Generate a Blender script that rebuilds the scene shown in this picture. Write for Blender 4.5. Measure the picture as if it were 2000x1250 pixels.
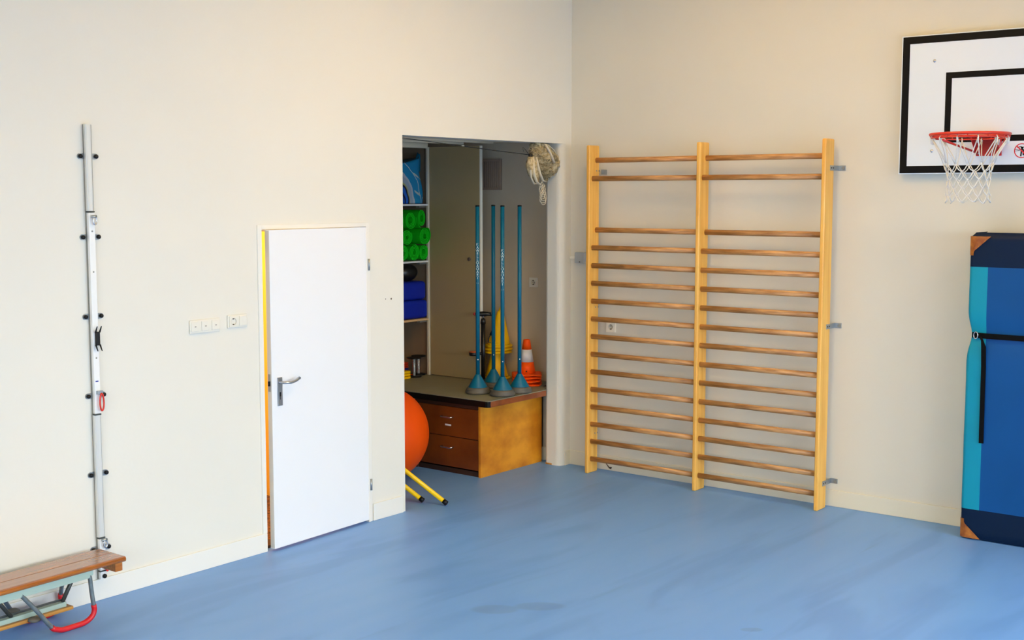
import bpy, bmesh, math, random
from mathutils import Vector, Matrix, noise
random.seed(7)
S = bpy.context.scene
COL = S.collection
for o in list(bpy.data.objects): bpy.data.objects.remove(o)
PI = math.pi

# ---------------------------------------------------------------- camera
cam_d = bpy.data.cameras.new('camera'); cam = bpy.data.objects.new('camera', cam_d); COL.objects.link(cam)
yaw, pit = 0.9070734, -0.0996080
cam.location = (-8.4786, -6.0144, 2.2487)
cam.rotation_euler = (PI/2 + pit, 0, -yaw)
cam_d.sensor_width = 36; cam_d.lens = 2457.04/2000*36; cam_d.clip_start = .05; cam_d.clip_end = 100
S.camera = cam

# ---------------------------------------------------------------- world, exposure, lights
S.view_settings.view_transform = 'Standard'; S.view_settings.look = 'None'
S.view_settings.gamma = 1; S.view_settings.use_curve_mapping = False
S.view_settings.exposure = -0.41
W = bpy.data.worlds.new('world'); S.world = W; W.use_nodes = True
W.node_tree.nodes['Background'].inputs[0].default_value = (.70, .82, 1, 1)
W.node_tree.nodes['Background'].inputs[1].default_value = 1.2
def area(name, loc, rot, sx, sy, power, color):
    l = bpy.data.lights.new(name, 'AREA'); l.shape = 'RECTANGLE'; l.size = sx; l.size_y = sy
    l.energy = power; l.color = color
    o = bpy.data.objects.new(name, l); o.location = loc; o.rotation_euler = rot; COL.objects.link(o); return o
# daylight entering through the row of windows opposite the storeroom wall
for wx, wp in ((-8.0, 125), (-5.2, 180), (-2.4, 225)):
    area('window_daylight', (wx, -9.1, 1.95), (math.radians(50), 0, 0), 2.2, 1.8, wp, (.77, .89, 1.0)).data.spread = math.radians(125)
for wy in (-7.0, -4.2):  # added side light from out of view, evens out left and right wall
    area('added_side_light', (-11.3, wy, 1.95), (math.radians(54), 0, -PI/2), 2.2, 1.8, 112, (.77, .89, 1.0)).data.spread = math.radians(125)
# invented hall lamps that warm and brighten the upper walls
ADDED_LAMPS = ((-7.5, -6.0), (-7.5, -2.6), (-2.4, -6.0), (-2.4, -2.4))
for lx, ly in ADDED_LAMPS:      # added unseen pendants: warm light up onto the pine ceiling, a little down
    area('added_uplight', (lx, ly, 4.05), (PI, 0, 0), 1.4, .25, 78 if (lx, ly) != ADDED_LAMPS[3] else 150, (1.0, .86, .46))
    area('added_downlight', (lx, ly, 3.95), (0, 0, 0), 1.4, .25, 18, (1.0, .87, .58))

# ---------------------------------------------------------------- materials
def lin(c):
    return tuple(((x/255)/12.92 if x/255 <= .04045 else ((x/255+.055)/1.055)**2.4) for x in c)
def mat(name, rgb, rough=.5, metal=0., coat=0., spec=.5, var=0., vscale=8., stretch=(1,1,1), bump=0., bscale=60., rgb2=None, obj_var=0., emit=None, sheen=0., trans=0.):
    m = bpy.data.materials.new(name); m.use_nodes = True; nt = m.node_tree; N = nt.nodes; L = nt.links
    b = N['Principled BSDF']; c = lin(rgb)
    b.inputs['Base Color'].default_value = (*c, 1); b.inputs['Roughness'].default_value = rough
    b.inputs['Metallic'].default_value = metal; b.inputs['Coat Weight'].default_value = coat
    b.inputs['Coat Roughness'].default_value = .15; b.inputs['Specular IOR Level'].default_value = spec
    if trans: b.inputs['Transmission Weight'].default_value = trans
    if emit:
        b.inputs['Emission Color'].default_value = (*c, 1); b.inputs['Emission Strength'].default_value = emit
    tc = N.new('ShaderNodeTexCoord'); mp = N.new('ShaderNodeMapping'); mp.inputs['Scale'].default_value = stretch
    L.new(tc.outputs['Object'], mp.inputs['Vector']); vec = mp.outputs['Vector']
    if obj_var:
        oi = N.new('ShaderNodeObjectInfo'); ml = N.new('ShaderNodeMath'); ml.operation = 'MULTIPLY'; ml.inputs[1].default_value = 37.
        L.new(oi.outputs['Random'], ml.inputs[0])
        va = N.new('ShaderNodeVectorMath'); va.operation = 'ADD'; L.new(vec, va.inputs[0]); L.new(ml.outputs[0], va.inputs[1]); vec = va.outputs[0]
    last = None
    if var or rgb2:
        nz = N.new('ShaderNodeTexNoise'); nz.inputs['Scale'].default_value = vscale; nz.inputs['Detail'].default_value = 5
        L.new(vec, nz.inputs['Vector'])
        rp = N.new('ShaderNodeValToRGB'); rp.color_ramp.elements[0].position = .35; rp.color_ramp.elements[1].position = .65
        c2 = lin(rgb2) if rgb2 else tuple(x*(1-var) for x in c)
        rp.color_ramp.elements[0].color = (*c2, 1); rp.color_ramp.elements[1].color = (*c, 1)
        L.new(nz.outputs['Fac'], rp.inputs['Fac']); last = rp.outputs['Color']
        L.new(last, b.inputs['Base Color'])
    if obj_var:
        hs = N.new('ShaderNodeHueSaturation'); mr = N.new('ShaderNodeMapRange')
        mr.inputs['To Min'].default_value = 1-obj_var; mr.inputs['To Max'].default_value = 1+obj_var*.6
        L.new(oi.outputs['Random'], mr.inputs['Value']); L.new(mr.outputs[0], hs.inputs['Value'])
        if last: L.new(last, hs.inputs['Color'])
        else: hs.inputs['Color'].default_value = (*c, 1)
        L.new(hs.outputs[0], b.inputs['Base Color'])
    if bump:
        n2 = N.new('ShaderNodeTexNoise'); n2.inputs['Scale'].default_value = bscale; n2.inputs['Detail'].default_value = 3
        L.new(vec, n2.inputs['Vector']); bp = N.new('ShaderNodeBump'); bp.inputs['Strength'].default_value = bump; bp.inputs['Distance'].default_value = .004
        L.new(n2.outputs['Fac'], bp.inputs['Height']); L.new(bp.outputs[0], b.inputs['Normal'])
    return m

M = {}
M['wall'] = mat('painted_plaster', (229, 226, 214), .75, var=.02, vscale=1.2, bump=.12, bscale=35)
M['wall2'] = mat('cream_plaster', (222, 217, 202), .75, var=.03, vscale=1.0, bump=.12, bscale=35)
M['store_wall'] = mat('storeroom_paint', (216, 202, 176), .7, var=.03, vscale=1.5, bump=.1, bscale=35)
M['ceiling'] = mat('pine_ceiling', (236, 200, 142), .6, var=.1, vscale=3, stretch=(.3, 6, 1))
M['trim'] = mat('cream_trim_paint', (235, 232, 222), .45)
M['trim2'] = mat('cream_trim_paint_right', (226, 219, 198), .45)
M['door'] = mat('white_door_paint', (240, 241, 242), .4)
M['door_edge'] = mat('door_edge_paint', (214, 208, 196), .5)
M['alu'] = mat('anodised_aluminium', (222, 222, 216), .4, .25, var=.06, vscale=3, stretch=(20, 20, .5))
M['alu_dark'] = mat('aluminium_track', (150, 150, 142), .45, .4)
M['white_plastic'] = mat('white_plastic', (240, 240, 236), .35)
M['cream_plastic'] = mat('cream_plastic', (232, 228, 214), .35)
M['cream_plastic_dark'] = mat('aged_plastic', (205, 197, 176), .4)
M['black_plastic'] = mat('black_plastic', (8, 8, 9), .45, spec=.3)
M['dark_line'] = mat('dark_slot', (70, 58, 45), .6)
M['steel'] = mat('zinc_steel', (170, 175, 178), .35, .85, var=.1, vscale=30)
M['chrome'] = mat('chrome', (205, 205, 208), .18, .95)
M['handle'] = mat('satin_aluminium', (180, 182, 186), .28, .9)
M['yellow_wall'] = mat('yellow_corridor_paint', (255, 206, 84), .6, var=.03, vscale=2)
M['corridor_floor'] = mat('brown_coir', (150, 96, 46), .85, rgb2=(40, 22, 12), vscale=48, stretch=(1, 1, 1), bump=.4, bscale=80)
M['post'] = mat('varnished_pine', (244, 190, 92), .45, coat=.15, rgb2=(230, 166, 66), vscale=5, stretch=(6, 6, .35), obj_var=.04)
M['rung'] = mat('ash_rung', (206, 154, 96), .45, coat=.15, rgb2=(156, 106, 56), vscale=7, stretch=(9, .8, 9), obj_var=.16)
M['mat_navy'] = mat('navy_vinyl', (0, 26, 56), .5, spec=.2, var=.1, vscale=3, bump=.15, bscale=9)
M['mat_blue'] = mat('blue_vinyl', (0, 74, 138), .5, spec=.25, var=.08, vscale=3, bump=.25, bscale=7)
M['mat_cyan'] = mat('turquoise_vinyl', (0, 142, 170), .5, spec=.3, var=.08, vscale=3, bump=.25, bscale=9)
M['leather'] = mat('tan_leather', (196, 122, 40), .5, rgb2=(140, 72, 22), vscale=16, bump=.4, bscale=40)
M['webbing'] = mat('black_webbing', (5, 5, 6), .8, spec=.15)
M['board'] = mat('white_laminate', (230, 238, 246), .35, spec=.3)
M['board_black'] = mat('black_marking', (9, 8, 9), .6, spec=.15)
M['rim'] = mat('orange_red_enamel', (214, 42, 14), .4, coat=.15)
M['plate'] = mat('red_enamel', (200, 22, 16), .35, coat=.3)
M['net'] = mat('white_cord', (232, 227, 216), .8)
M['red_sign'] = mat('red_print', (214, 14, 40), .4)
M['bench_wood'] = mat('varnished_bench_wood', (158, 108, 74), .2, coat=.6, rgb2=(149, 101, 69), vscale=6, stretch=(.5, 14, 14))
M['bench_edge'] = mat('varnished_bench_edge', (196, 118, 34), .25, coat=.5, rgb2=(170, 92, 22), vscale=6, stretch=(.5, 14, 14))
M['bench_low'] = mat('plywood_edge', (206, 148, 66), .45, rgb2=(170, 110, 40), vscale=6, stretch=(.6, 10, 10))
M['green_steel'] = mat('pale_green_steel', (170, 190, 176), .38, coat=.2)
M['tube_steel'] = mat('worn_grey_tube', (140, 148, 148), .35, .6, var=.25, vscale=30)
M['dark_steel'] = mat('dark_grey_strut', (72, 74, 70), .45, .4)
M['red_rubber'] = mat('red_sleeve', (206, 22, 34), .4)
M['grey_rubber'] = mat('grey_rubber', (104, 100, 92), .7, var=.1, vscale=12)
M['desk_top'] = mat('green_linoleum', (132, 132, 112), .5, var=.1, vscale=5)
M['desk_black'] = mat('black_edge_band', (10, 9, 8), .5, spec=.2)
M['desk_side'] = mat('birch_veneer', (228, 154, 34), .42, coat=.1, rgb2=(186, 112, 16), vscale=4, stretch=(1, 1, 1.3))
M['desk_front'] = mat('stained_drawer_veneer', (124, 62, 18), .45, coat=.1, spec=.3, rgb2=(102, 48, 12), vscale=4)
M['desk_edge'] = mat('mahogany_edge', (150, 78, 36), .35, coat=.3, rgb2=(110, 52, 22), vscale=8)
M['desk_dark'] = mat('dark_plinth', (58, 30, 14), .6)
M['pole'] = mat('petrol_blue_plastic', (6, 100, 130), .42, spec=.3, var=.06, vscale=10)
M['pole_text'] = mat('pale_print', (225, 242, 240), .6)
M['weight_rubber'] = mat('grey_rubber_base', (96, 92, 82), .6, var=.15, vscale=20)
M['cone_yellow'] = mat('yellow_plastic', (255, 200, 0), .45, spec=.3)
M['cone_orange'] = mat('orange_plastic', (255, 86, 4), .5, spec=.2)
M['cone_white'] = mat('white_band', (228, 224, 220), .5)
M['ball_orange'] = mat('orange_gym_ball', (232, 80, 0), .5, spec=.2)
M['yellow_tube'] = mat('yellow_tube', (252, 204, 0), .35)
M['cupboard'] = mat('cupboard_paint', (172, 152, 110), .55, var=.03, vscale=2)
M['cupboard_frame'] = mat('cupboard_frame_paint', (214, 204, 178), .5)
M['cup_inner'] = mat('cupboard_inside', (140, 122, 98), .7)
M['shelf'] = mat('white_shelf', (232, 228, 222), .5)
M['shelf_ply'] = mat('plywood_shelf', (206, 170, 120), .6)
M['leaf_edge'] = mat('white_leaf_edge', (240, 234, 214), .5)
M['green_mat'] = mat('green_foam', (14, 205, 24), .7, spec=.2, bump=.2, bscale=200)
M['blue_block'] = mat('blue_foam_block', (4, 34, 158), .55, spec=.3, var=.06, vscale=6)
M['black_ball'] = mat('black_ball', (22, 20, 20), .35)
M['vent'] = mat('grey_brown_grille', (176, 152, 130), .6)
M['vent_dark'] = mat('grille_recess', (84, 70, 60), .7)
M['net_old'] = mat('aged_net', (206, 190, 150), .85, rgb2=(150, 130, 88), vscale=45, bump=.8, bscale=120)
M['net_band'] = mat('cream_band', (220, 208, 180), .8)
M['rope'] = mat('dark_wire', (40, 34, 28), .6)
M['pump'] = mat('pump_black', (14, 13, 13), .35)
M['orange_dot'] = mat('orange_accent', (240, 100, 40), .4)
M['red_dot'] = mat('red_accent', (196, 60, 50), .5)
M['box_grey'] = mat('grey_junction_box', (176, 182, 186), .45)
M['disc_blue'] = mat('blue_plastic_disc', (20, 50, 150), .45)
M['disc_green'] = mat('green_plastic_disc', (30, 130, 80), .45)
M['disc_red'] = mat('red_plastic_disc', (220, 60, 20), .45)
M['glass'] = mat('window_glass', (255, 255, 255), .02, trans=1.)
M['lamp'] = mat('lamp_diffuser', (255, 236, 205), .5, emit=3.)

# floor: satin blue-grey linoleum with faint scuffs and two old stains
def floor_mat():
    m = mat('blue_grey_linoleum', (102, 150, 216), .40); nt = m.node_tree; N = nt.nodes; L = nt.links; b = N['Principled BSDF']
    g = N.new('ShaderNodeNewGeometry')
    mp = N.new('ShaderNodeMapping'); mp.inputs['Rotation'].default_value = (0, 0, .75); mp.inputs['Scale'].default_value = (.5, 2.6, 1); L.new(g.outputs['Position'], mp.inputs['Vector'])
    n1 = N.new('ShaderNodeTexNoise'); n1.inputs['Scale'].default_value = .9; n1.inputs['Detail'].default_value = 3; n1.inputs['Distortion'].default_value = 1.2; L.new(mp.outputs[0], n1.inputs['Vector'])
    r1 = N.new('ShaderNodeValToRGB'); r1.color_ramp.elements[0].position = .38; r1.color_ramp.elements[1].position = .5
    r1.color_ramp.elements[0].color = (*lin((98, 147, 215)), 1); r1.color_ramp.elements[1].color = (*lin((106, 156, 224)), 1)
    L.new(n1.outputs['Fac'], r1.inputs['Fac']); col = r1.outputs['Color']
    # thin dark scuff strokes
    mp2 = N.new('ShaderNodeMapping'); mp2.inputs['Rotation'].default_value = (0, 0, .6); mp2.inputs['Scale'].default_value = (.8, 9, 1); L.new(g.outputs['Position'], mp2.inputs['Vector'])
    n3 = N.new('ShaderNodeTexNoise'); n3.inputs['Scale'].default_value = 1.3; n3.inputs['Detail'].default_value = 4; n3.inputs['Distortion'].default_value = .8; L.new(mp2.outputs[0], n3.inputs['Vector'])
    r3 = N.new('ShaderNodeMapRange'); r3.inputs['From Min'].default_value = .66; r3.inputs['From Max'].default_value = .76; L.new(n3.outputs['Fac'], r3.inputs['Value'])
    facs = [(r3.outputs[0], .16, (70, 86, 108))]
    for (sx, sy, ra, rb) in ((-3.29, -1.84, .13, .075), (-3.10, -2.00, .14, .07), (-2.72, -3.09, .06, .03)):
        v = N.new('ShaderNodeVectorMath'); v.operation = 'SUBTRACT'; v.inputs[1].default_value = (sx, sy, 0); L.new(g.outputs['Position'], v.inputs[0])
        mm = N.new('ShaderNodeMapping'); mm.vector_type = 'TEXTURE'; mm.inputs['Rotation'].default_value = (0, 0, -.9); mm.inputs['Scale'].default_value = (ra, rb, 1); L.new(v.outputs[0], mm.inputs['Vector'])
        ln = N.new('ShaderNodeVectorMath'); ln.operation = 'LENGTH'; L.new(mm.outputs[0], ln.inputs[0])
        r = N.new('ShaderNodeMapRange'); r.inputs['From Min'].default_value = 1.1; r.inputs['From Max'].default_value = .85; L.new(ln.outputs['Value'], r.inputs['Value'])
        facs.append((r.outputs[0], .22, (84, 100, 128)))
    for f, k, c in facs:
        ml = N.new('ShaderNodeMath'); ml.operation = 'MULTIPLY'; ml.inputs[1].default_value = k; L.new(f, ml.inputs[0])
        mx = N.new('ShaderNodeMixRGB'); mx.inputs['Color2'].default_value = (*lin(c), 1); L.new(ml.outputs[0], mx.inputs['Fac']); L.new(col, mx.inputs['Color1']); col = mx.outputs[0]
    L.new(col, b.inputs['Base Color'])
    n2 = N.new('ShaderNodeTexNoise'); n2.inputs['Scale'].default_value = 2.2; n2.inputs['Detail'].default_value = 4; L.new(mp.outputs[0], n2.inputs['Vector'])
    mr = N.new('ShaderNodeMapRange'); mr.inputs['To Min'].default_value = .34; mr.inputs['To Max'].default_value = .5; L.new(n2.outputs['Fac'], mr.inputs['Value']); L.new(mr.outputs[0], b.inputs['Roughness'])
    return m
M['floor'] = floor_mat()

# ---------------------------------------------------------------- mesh helpers
class MB:
    def __init__(s): s.v = []; s.f = []; s.sm = []
    def add(s, vs, fs, smooth=False):
        b = len(s.v); s.v += [Vector(p) for p in vs]
        for f in fs: s.f.append([b+i for i in f]); s.sm.append(smooth)
        return s
    def box(s, x0, x1, y0, y1, z0, z1):
        vs = [(x, y, z) for z in (z0, z1) for y in (y0, y1) for x in (x0, x1)]
        return s.add(vs, [(0,2,3,1), (4,5,7,6), (0,1,5,4), (2,6,7,3), (0,4,6,2), (1,3,7,5)])
    def ring(s, c, a, b, r1, r2, n): return [c + a*(r1*math.cos(2*PI*i/n)) + b*(r2*math.sin(2*PI*i/n)) for i in range(n)]
    def tube(s, pts, r, n=10, closed=False, r2=None, up=None, caps=True):
        P = [Vector(p) for p in pts]; m = len(P); rr = r if isinstance(r, (list, tuple)) else [r]*m
        T = []
        for i in range(m):
            if closed: t = P[(i+1) % m]-P[i-1]
            else: t = P[min(i+1, m-1)]-P[max(i-1, 0)]
            T.append(t.normalized())
        a = Vector(up) if up else Vector((0,0,1)) if abs(T[0].z) < .9 else Vector((1,0,0))
        a = (a - T[0]*a.dot(T[0])).normalized(); vs = []
        for i in range(m):
            a = (a - T[i]*a.dot(T[i])); a = a.normalized() if a.length > 1e-6 else T[i].orthogonal().normalized()
            b = T[i].cross(a); k = (r2/r if r2 and not isinstance(r, (list, tuple)) else 1)
            vs += s.ring(P[i], a, b, rr[i], rr[i]*k, n)
        fs = []
        for i in range(m if closed else m-1):
            j = (i+1) % m
            for q in range(n): fs.append((i*n+q, i*n+(q+1) % n, j*n+(q+1) % n, j*n+q))
        if not closed and caps: 
            s.add(vs, fs, True); base = len(s.v)-len(vs)
            s.f.append([base+i for i in range(n)][::-1]); s.sm.append(False)
            s.f.append([base+(m-1)*n+i for i in range(n)]); s.sm.append(False); return s
        return s.add(vs, fs, True)
    def cyl(s, p0, p1, r, r1=None, n=16):
        return s.tube([p0, p1], [r, r if r1 is None else r1], n)
    def lathe(s, c, prof, n=32, axis='z', smooth=True):
        c = Vector(c); vs = []; m = len(prof)
        for (r, h) in prof:
            for i in range(n):
                x, y = r*math.cos(2*PI*i/n), r*math.sin(2*PI*i/n)
                d = {'z': (x, y, h), 'y': (x, h, y), 'x': (h, x, y)}[axis]; vs.append(c+Vector(d))
        fs = [(i*n+q, i*n+(q+1) % n, (i+1)*n+(q+1) % n, (i+1)*n+q) for i in range(m-1) for q in range(n)]
        s.add(vs, fs, smooth); base = len(s.v)-len(vs)
        if prof[0][0] > 1e-5: s.f.append([base+i for i in range(n)][::-1]); s.sm.append(False)
        if prof[-1][0] > 1e-5: s.f.append([base+(m-1)*n+i for i in range(n)]); s.sm.append(False)
        return s
    def prism(s, poly, fn, d0, d1):
        # poly: 2-D outline, fn(a, b, d) -> point
        n = len(poly); vs = [fn(a, b, d0) for a, b in poly]+[fn(a, b, d1) for a, b in poly]
        fs = [tuple(range(n))[::-1], tuple(range(n, 2*n))]+[(i, (i+1) % n, n+(i+1) % n, n+i) for i in range(n)]
        return s.add(vs, fs)
    def sphere(s, c, r, nu=32, nv=16, sz=1.):
        prof = [(max(r*math.sin(PI*j/nv), 1e-6), -r*sz*math.cos(PI*j/nv)) for j in range(nv+1)]
        return s.lathe(c, prof, nu)
WORLD = {}
def mesh_from(mb, name, inv=None, bevel=0., seg=2):
    me = bpy.data.meshes.new(name)
    vs = [inv @ p for p in mb.v] if inv else mb.v
    me.from_pydata([tuple(p) for p in vs], [], mb.f)
    for p, sm in zip(me.polygons, mb.sm): p.use_smooth = sm
    bm = bmesh.new(); bm.from_mesh(me); bmesh.ops.recalc_face_normals(bm, faces=bm.faces)
    if bevel:
        es = [e for e in bm.edges if len(e.link_faces) == 2 and e.calc_face_angle(0) > .5]
        bmesh.ops.bevel(bm, geom=es, offset=bevel, segments=seg, affect='EDGES', profile=.5, clamp_overlap=True)
    bm.to_mesh(me); bm.free(); me.validate(); return me
def tag(o, label=None, cat=None, group=None, kind=None):
    if label: o['label'] = label
    if cat: o['category'] = cat
    if group: o['group'] = group
    if kind: o['kind'] = kind
    return o
def thing(name, loc, label=None, cat=None, group=None, rz=0., kind=None):
    o = bpy.data.objects.new(name, None); o.empty_display_size = .05; COL.objects.link(o)
    o.location = loc; o.rotation_euler = (0, 0, rz); WORLD[o.name] = Matrix.Translation(loc) @ Matrix.Rotation(rz, 4, 'Z')
    return tag(o, label, cat, group, kind)
def obj(name, mb, m, parent=None, bevel=0., label=None, cat=None, group=None, kind=None, origin=None, seg=2):
    """geometry in mb is given in world coordinates"""
    if parent is not None: Mw = WORLD[parent.name]
    elif origin is not None: Mw = Matrix.Translation(origin)
    else: Mw = Matrix.Identity(4)
    me = mesh_from(mb, name, Mw.inverted(), bevel, seg); me.materials.append(M[m])
    o = bpy.data.objects.new(name, me); COL.objects.link(o); WORLD[o.name] = Mw
    if parent is not None: o.parent = parent
    elif origin is not None: o.location = origin
    return tag(o, label, cat, group, kind)
def copy_tree(o, loc, rz=None, label=None):
    r = o.copy(); COL.objects.link(r); r.location = loc
    if rz is not None: r.rotation_euler = (0, 0, rz)
    if label: r['label'] = label
    for ch in o.children:
        c = ch.copy(); COL.objects.link(c); c.parent = r
        for g in ch.children:
            d = g.copy(); COL.objects.link(d); d.parent = c
    return r
def struct(name, mb, m, bevel=0., parent=None):
    o = obj(name, mb, m, parent, bevel)
    if parent is None: o['kind'] = 'structure'
    return o
def text_mesh(txt, size, fn, name, m, parent, extrude=.0004):
    cu = bpy.data.curves.new('t', 'FONT'); cu.body = txt; cu.size = size; cu.align_x = 'CENTER'; cu.align_y = 'CENTER'; cu.extrude = extrude
    ob = bpy.data.objects.new('t', cu); COL.objects.link(ob); dg = bpy.context.evaluated_depsgraph_get()
    me = bpy.data.meshes.new_from_object(ob.evaluated_get(dg)); mb = MB()
    mb.add([fn(*v.co) for v in me.vertices], [tuple(p.vertices) for p in me.polygons])
    bpy.data.objects.remove(ob); bpy.data.curves.remove(cu)
    return obj(name, mb, m, parent)

# ================================================================ THE SETTING
XL, XR, YB = -11.2, 0.0, -9.0      # hall extents
ZC = 4.4
T = .158                            # thickness of the storeroom wall
DX0, DX1, DZ = -3.339, -2.361, 2.06 # door frame outer edges
SX0, SX1, SZ = -2.022, -.135, 2.657 # storeroom opening
b = MB(); b.box(XL, .3, YB, 2.1, -.08, 0); struct('floor', b, 'floor')
b = MB(); b.box(XL, .3, YB, T, ZC, ZC+.1); struct('ceiling', b, 'ceiling')
# storeroom wall: pieces around the two openings, the pier by the corner has rounded plaster edges
b = MB()
b.box(XL, DX0+.01, 0, T, 0, ZC); b.box(DX0+.01, DX1-.01, 0, T, DZ-.01, ZC); b.box(DX1-.01, SX0, 0, T, 0, ZC)
b.box(SX0, SX1, 0, T, SZ, ZC)
R = .055; poly = [(.2, T), (SX1+.02, T), (SX1+.005, T-.006), (SX1, T-.02)]
for k in range(7):
    a = k/6*PI/2; poly.append((SX1+R-R*math.cos(a), R-R*math.sin(a)))
poly += [(.2, 0)]
b.prism(poly, lambda x, y, z: (x, y, z), 0, SZ+.0)
b.box(SX1, .2, 0, T, SZ, ZC)
struct('wall_left', b, 'wall')
b = MB(); b.box(0, .2, YB, 0, 0, ZC); struct('wall_right', b, 'wall2')
b = MB(); b.box(XL-.2, XL, YB, T, 0, .95); b.box(XL-.2, XL, YB, T, 2.95, ZC)
for ya, yb_ in ((YB, -8.1), (-5.9, -5.3), (-3.1, T)): b.box(XL-.2, XL, ya, yb_, .95, 2.95)
struct('wall_far_side', b, 'wall')
for i, (ya, yb_) in enumerate(((-8.1, -5.9), (-5.3, -3.1))):  # unseen windows added to go with the added side light
    w = thing('window_%d' % (i+4), (XL-.1, (ya+yb_)/2, .95), kind='structure'); f = MB()
    for z0_, z1_ in ((.95, 1.01), (2.89, 2.95)): f.box(XL-.05, XL-.0, ya, yb_, z0_, z1_)
    for yy in (ya, (ya+yb_)/2-.03, yb_-.06): f.box(XL-.05, XL-.0, yy, yy+.06, 1.01, 2.89)
    obj('window_frame', f, 'trim', w)
# wall with the windows (behind the camera)
b = MB(); b.box(XL, XR, YB-.25, YB, 0, .95); b.box(XL, XR, YB-.25, YB, 2.95, ZC)
spans = [(-9.1, -6.9), (-6.3, -4.1), (-3.5, -1.3)]
xs = [XL]+[v for s_ in spans for v in s_]+[XR]
for i in range(0, len(xs), 2): b.box(xs[i], xs[i+1], YB-.25, YB, .95, 2.95)
struct('wall_back', b, 'wall')
for i, (a0, a1) in enumerate(spans):
    w = thing('window_%d' % (i+1), ((a0+a1)/2, YB-.2, .95), kind='structure')
    f = MB()
    for (p, q, r_, s_) in ((a0, a1, .95, 1.01), (a0, a1, 2.89, 2.95)): f.box(p, q, YB-.07, YB-.01, r_, s_)
    for xx in (a0, (a0+a1)/2-.03, a1-.06): f.box(xx, xx+.06, YB-.07, YB-.01, 1.01, 2.89)
    obj('window_frame', f, 'trim', w)
# storeroom
b = MB(); b.box(.25, .3, T, 2.1, 0, 2.72); struct('wall_storeroom_right', b, 'store_wall')
b = MB(); b.box(-2.3, .25, 2.0, 2.1, 0, 2.72); struct('wall_storeroom_back', b, 'store_wall')
b = MB(); b.box(-2.3, -2.2, T, 2.0, 0, 2.72); struct('wall_storeroom_left', b, 'store_wall')
b = MB(); b.box(-2.3, .3, T, 2.1, 2.70, 2.75); struct('ceiling_storeroom', b, 'store_wall')
b = MB(); b.box(.0, .25, T, .285, 0, .62); struct('wall_storeroom_ledge', b, 'store_wall', .004)
b = MB(); b.box(-.016, 0, T+.001, .29, 0, .11); struct('baseboard_storeroom', b, 'trim2', .004)
for i, yy in enumerate((.42, .72, 1.05)):
    b = MB(); b.box(-2.2, -.12, yy, yy+.05, 2.675, 2.70); struct('trim_%d' % (i+2), b, 'cupboard_frame')
# corridor behind the ajar door
b = MB(); b.box(-4.6, -2.3, 1.17, 1.27, 0, 2.6); struct('wall_corridor_back', b, 'yellow_wall')
b = MB(); b.box(-4.7, -4.6, T, 1.27, 0, 2.6); struct('wall_corridor_left', b, 'yellow_wall')
b = MB(); b.box(-2.32, -2.3, T, 1.17, 0, 2.6); struct('wall_corridor_right', b, 'yellow_wall')
b = MB(); b.box(-4.6, -2.32, T, 1.17, 0.0, .004); struct('floor_corridor', b, 'corridor_floor')
b = MB(); b.box(-4.6, -2.32, T, 1.17, 2.6, 2.65); struct('ceiling_corridor', b, 'yellow_wall')
b = MB(); b.box(-4.6, -2.32, 1.155, 1.17, .004, .09); struct('baseboard_corridor', b, 'yellow_wall')
l = bpy.data.lights.new('corridor_lamp_light', 'AREA'); l.size = .5; l.energy = 46; l.color = (1, .86, .58)
o = bpy.data.objects.new('corridor_lamp_light', l); o.location = (-3.3, .68, 2.5); COL.objects.link(o)
for i, (lx, ly) in enumerate(ADDED_LAMPS):  # bodies for the added pendants, out of view
    b = MB(); b.box(lx-.75, lx+.75, ly-.15, ly+.15, 3.965, 4.035); lt = obj('added_pendant', b, 'white_plastic', None, .004, label='added unseen white pendant lamp over the hall, %s' % ['beside the camera', 'above the bench side', 'above the mat side', 'above the wall bars side'][i], cat='lamp', origin=(lx, ly, 3.965))
    b = MB(); b.cyl((lx, ly, 4.035), (lx, ly, ZC), .006, n=8); obj('suspension_rod', b, 'steel', lt)
# baseboards
HB = .12
b = MB(); b.box(XL, -3.308, -.012, 0, 0, HB); struct('baseboard_left', b, 'trim', .003)
b = MB(); b.box(-2.352, -2.052, -.012, 0, 0, HB); struct('baseboard_between', b, 'trim', .003)
b = MB(); b.box(-.014, 0, YB, 0, 0, HB); struct('baseboard_right', b, 'trim2', .003)
b = MB(); b.box(-.085, -.014, -.010, 0, 0, HB); struct('baseboard_pier', b, 'trim2', .003)
b = MB(); b.box(SX1-.002, SX1+.02, .09, T-.004, .0, .014); struct('trim_1', b, 'bench_low', .002)

b = MB(); b.add([(-.0146, -.402, .016), (-.0146, -.372, .050), (-.0146, -.378, .054), (-.0146, -.406, .030), (-.0146, -.432, .032), (-.0146, -.424, .012)], [(0, 1, 2, 3), (0, 3, 4, 5)]); obj('scuff_mark', b, 'dark_line', bpy.data.objects['baseboard_right'])
# ---------------------------------------------------------------- door_1 : frame and ajar leaf
dr = thing('door_1', (-2.39, 0, 0), kind='structure', label='white flush door standing slightly ajar in its cream frame')
f = MB()
f.box(DX0, -3.305, -.008, T, HB, DZ); f.box(-2.395, DX1, -.008, T, 0, DZ); f.box(-3.305, -2.395, -.008, T, 2.032, DZ)
f.box(-3.330, -3.305, -.0, T, 0, HB)
f.box(-3.305, -3.292, .045, T, 0, 2.032); f.box(-2.408, -2.395, .045, T, 0, 2.032); f.box(-3.292, -2.408, .045, T, 2.018, 2.032)
fr = obj('door_frame', f, 'trim', dr, .0015)
sp = MB(); sp.box(-3.3049, -3.3015, .004, .028, 1.02, 1.13); obj('strike_plate', sp, 'steel', fr)
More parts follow.
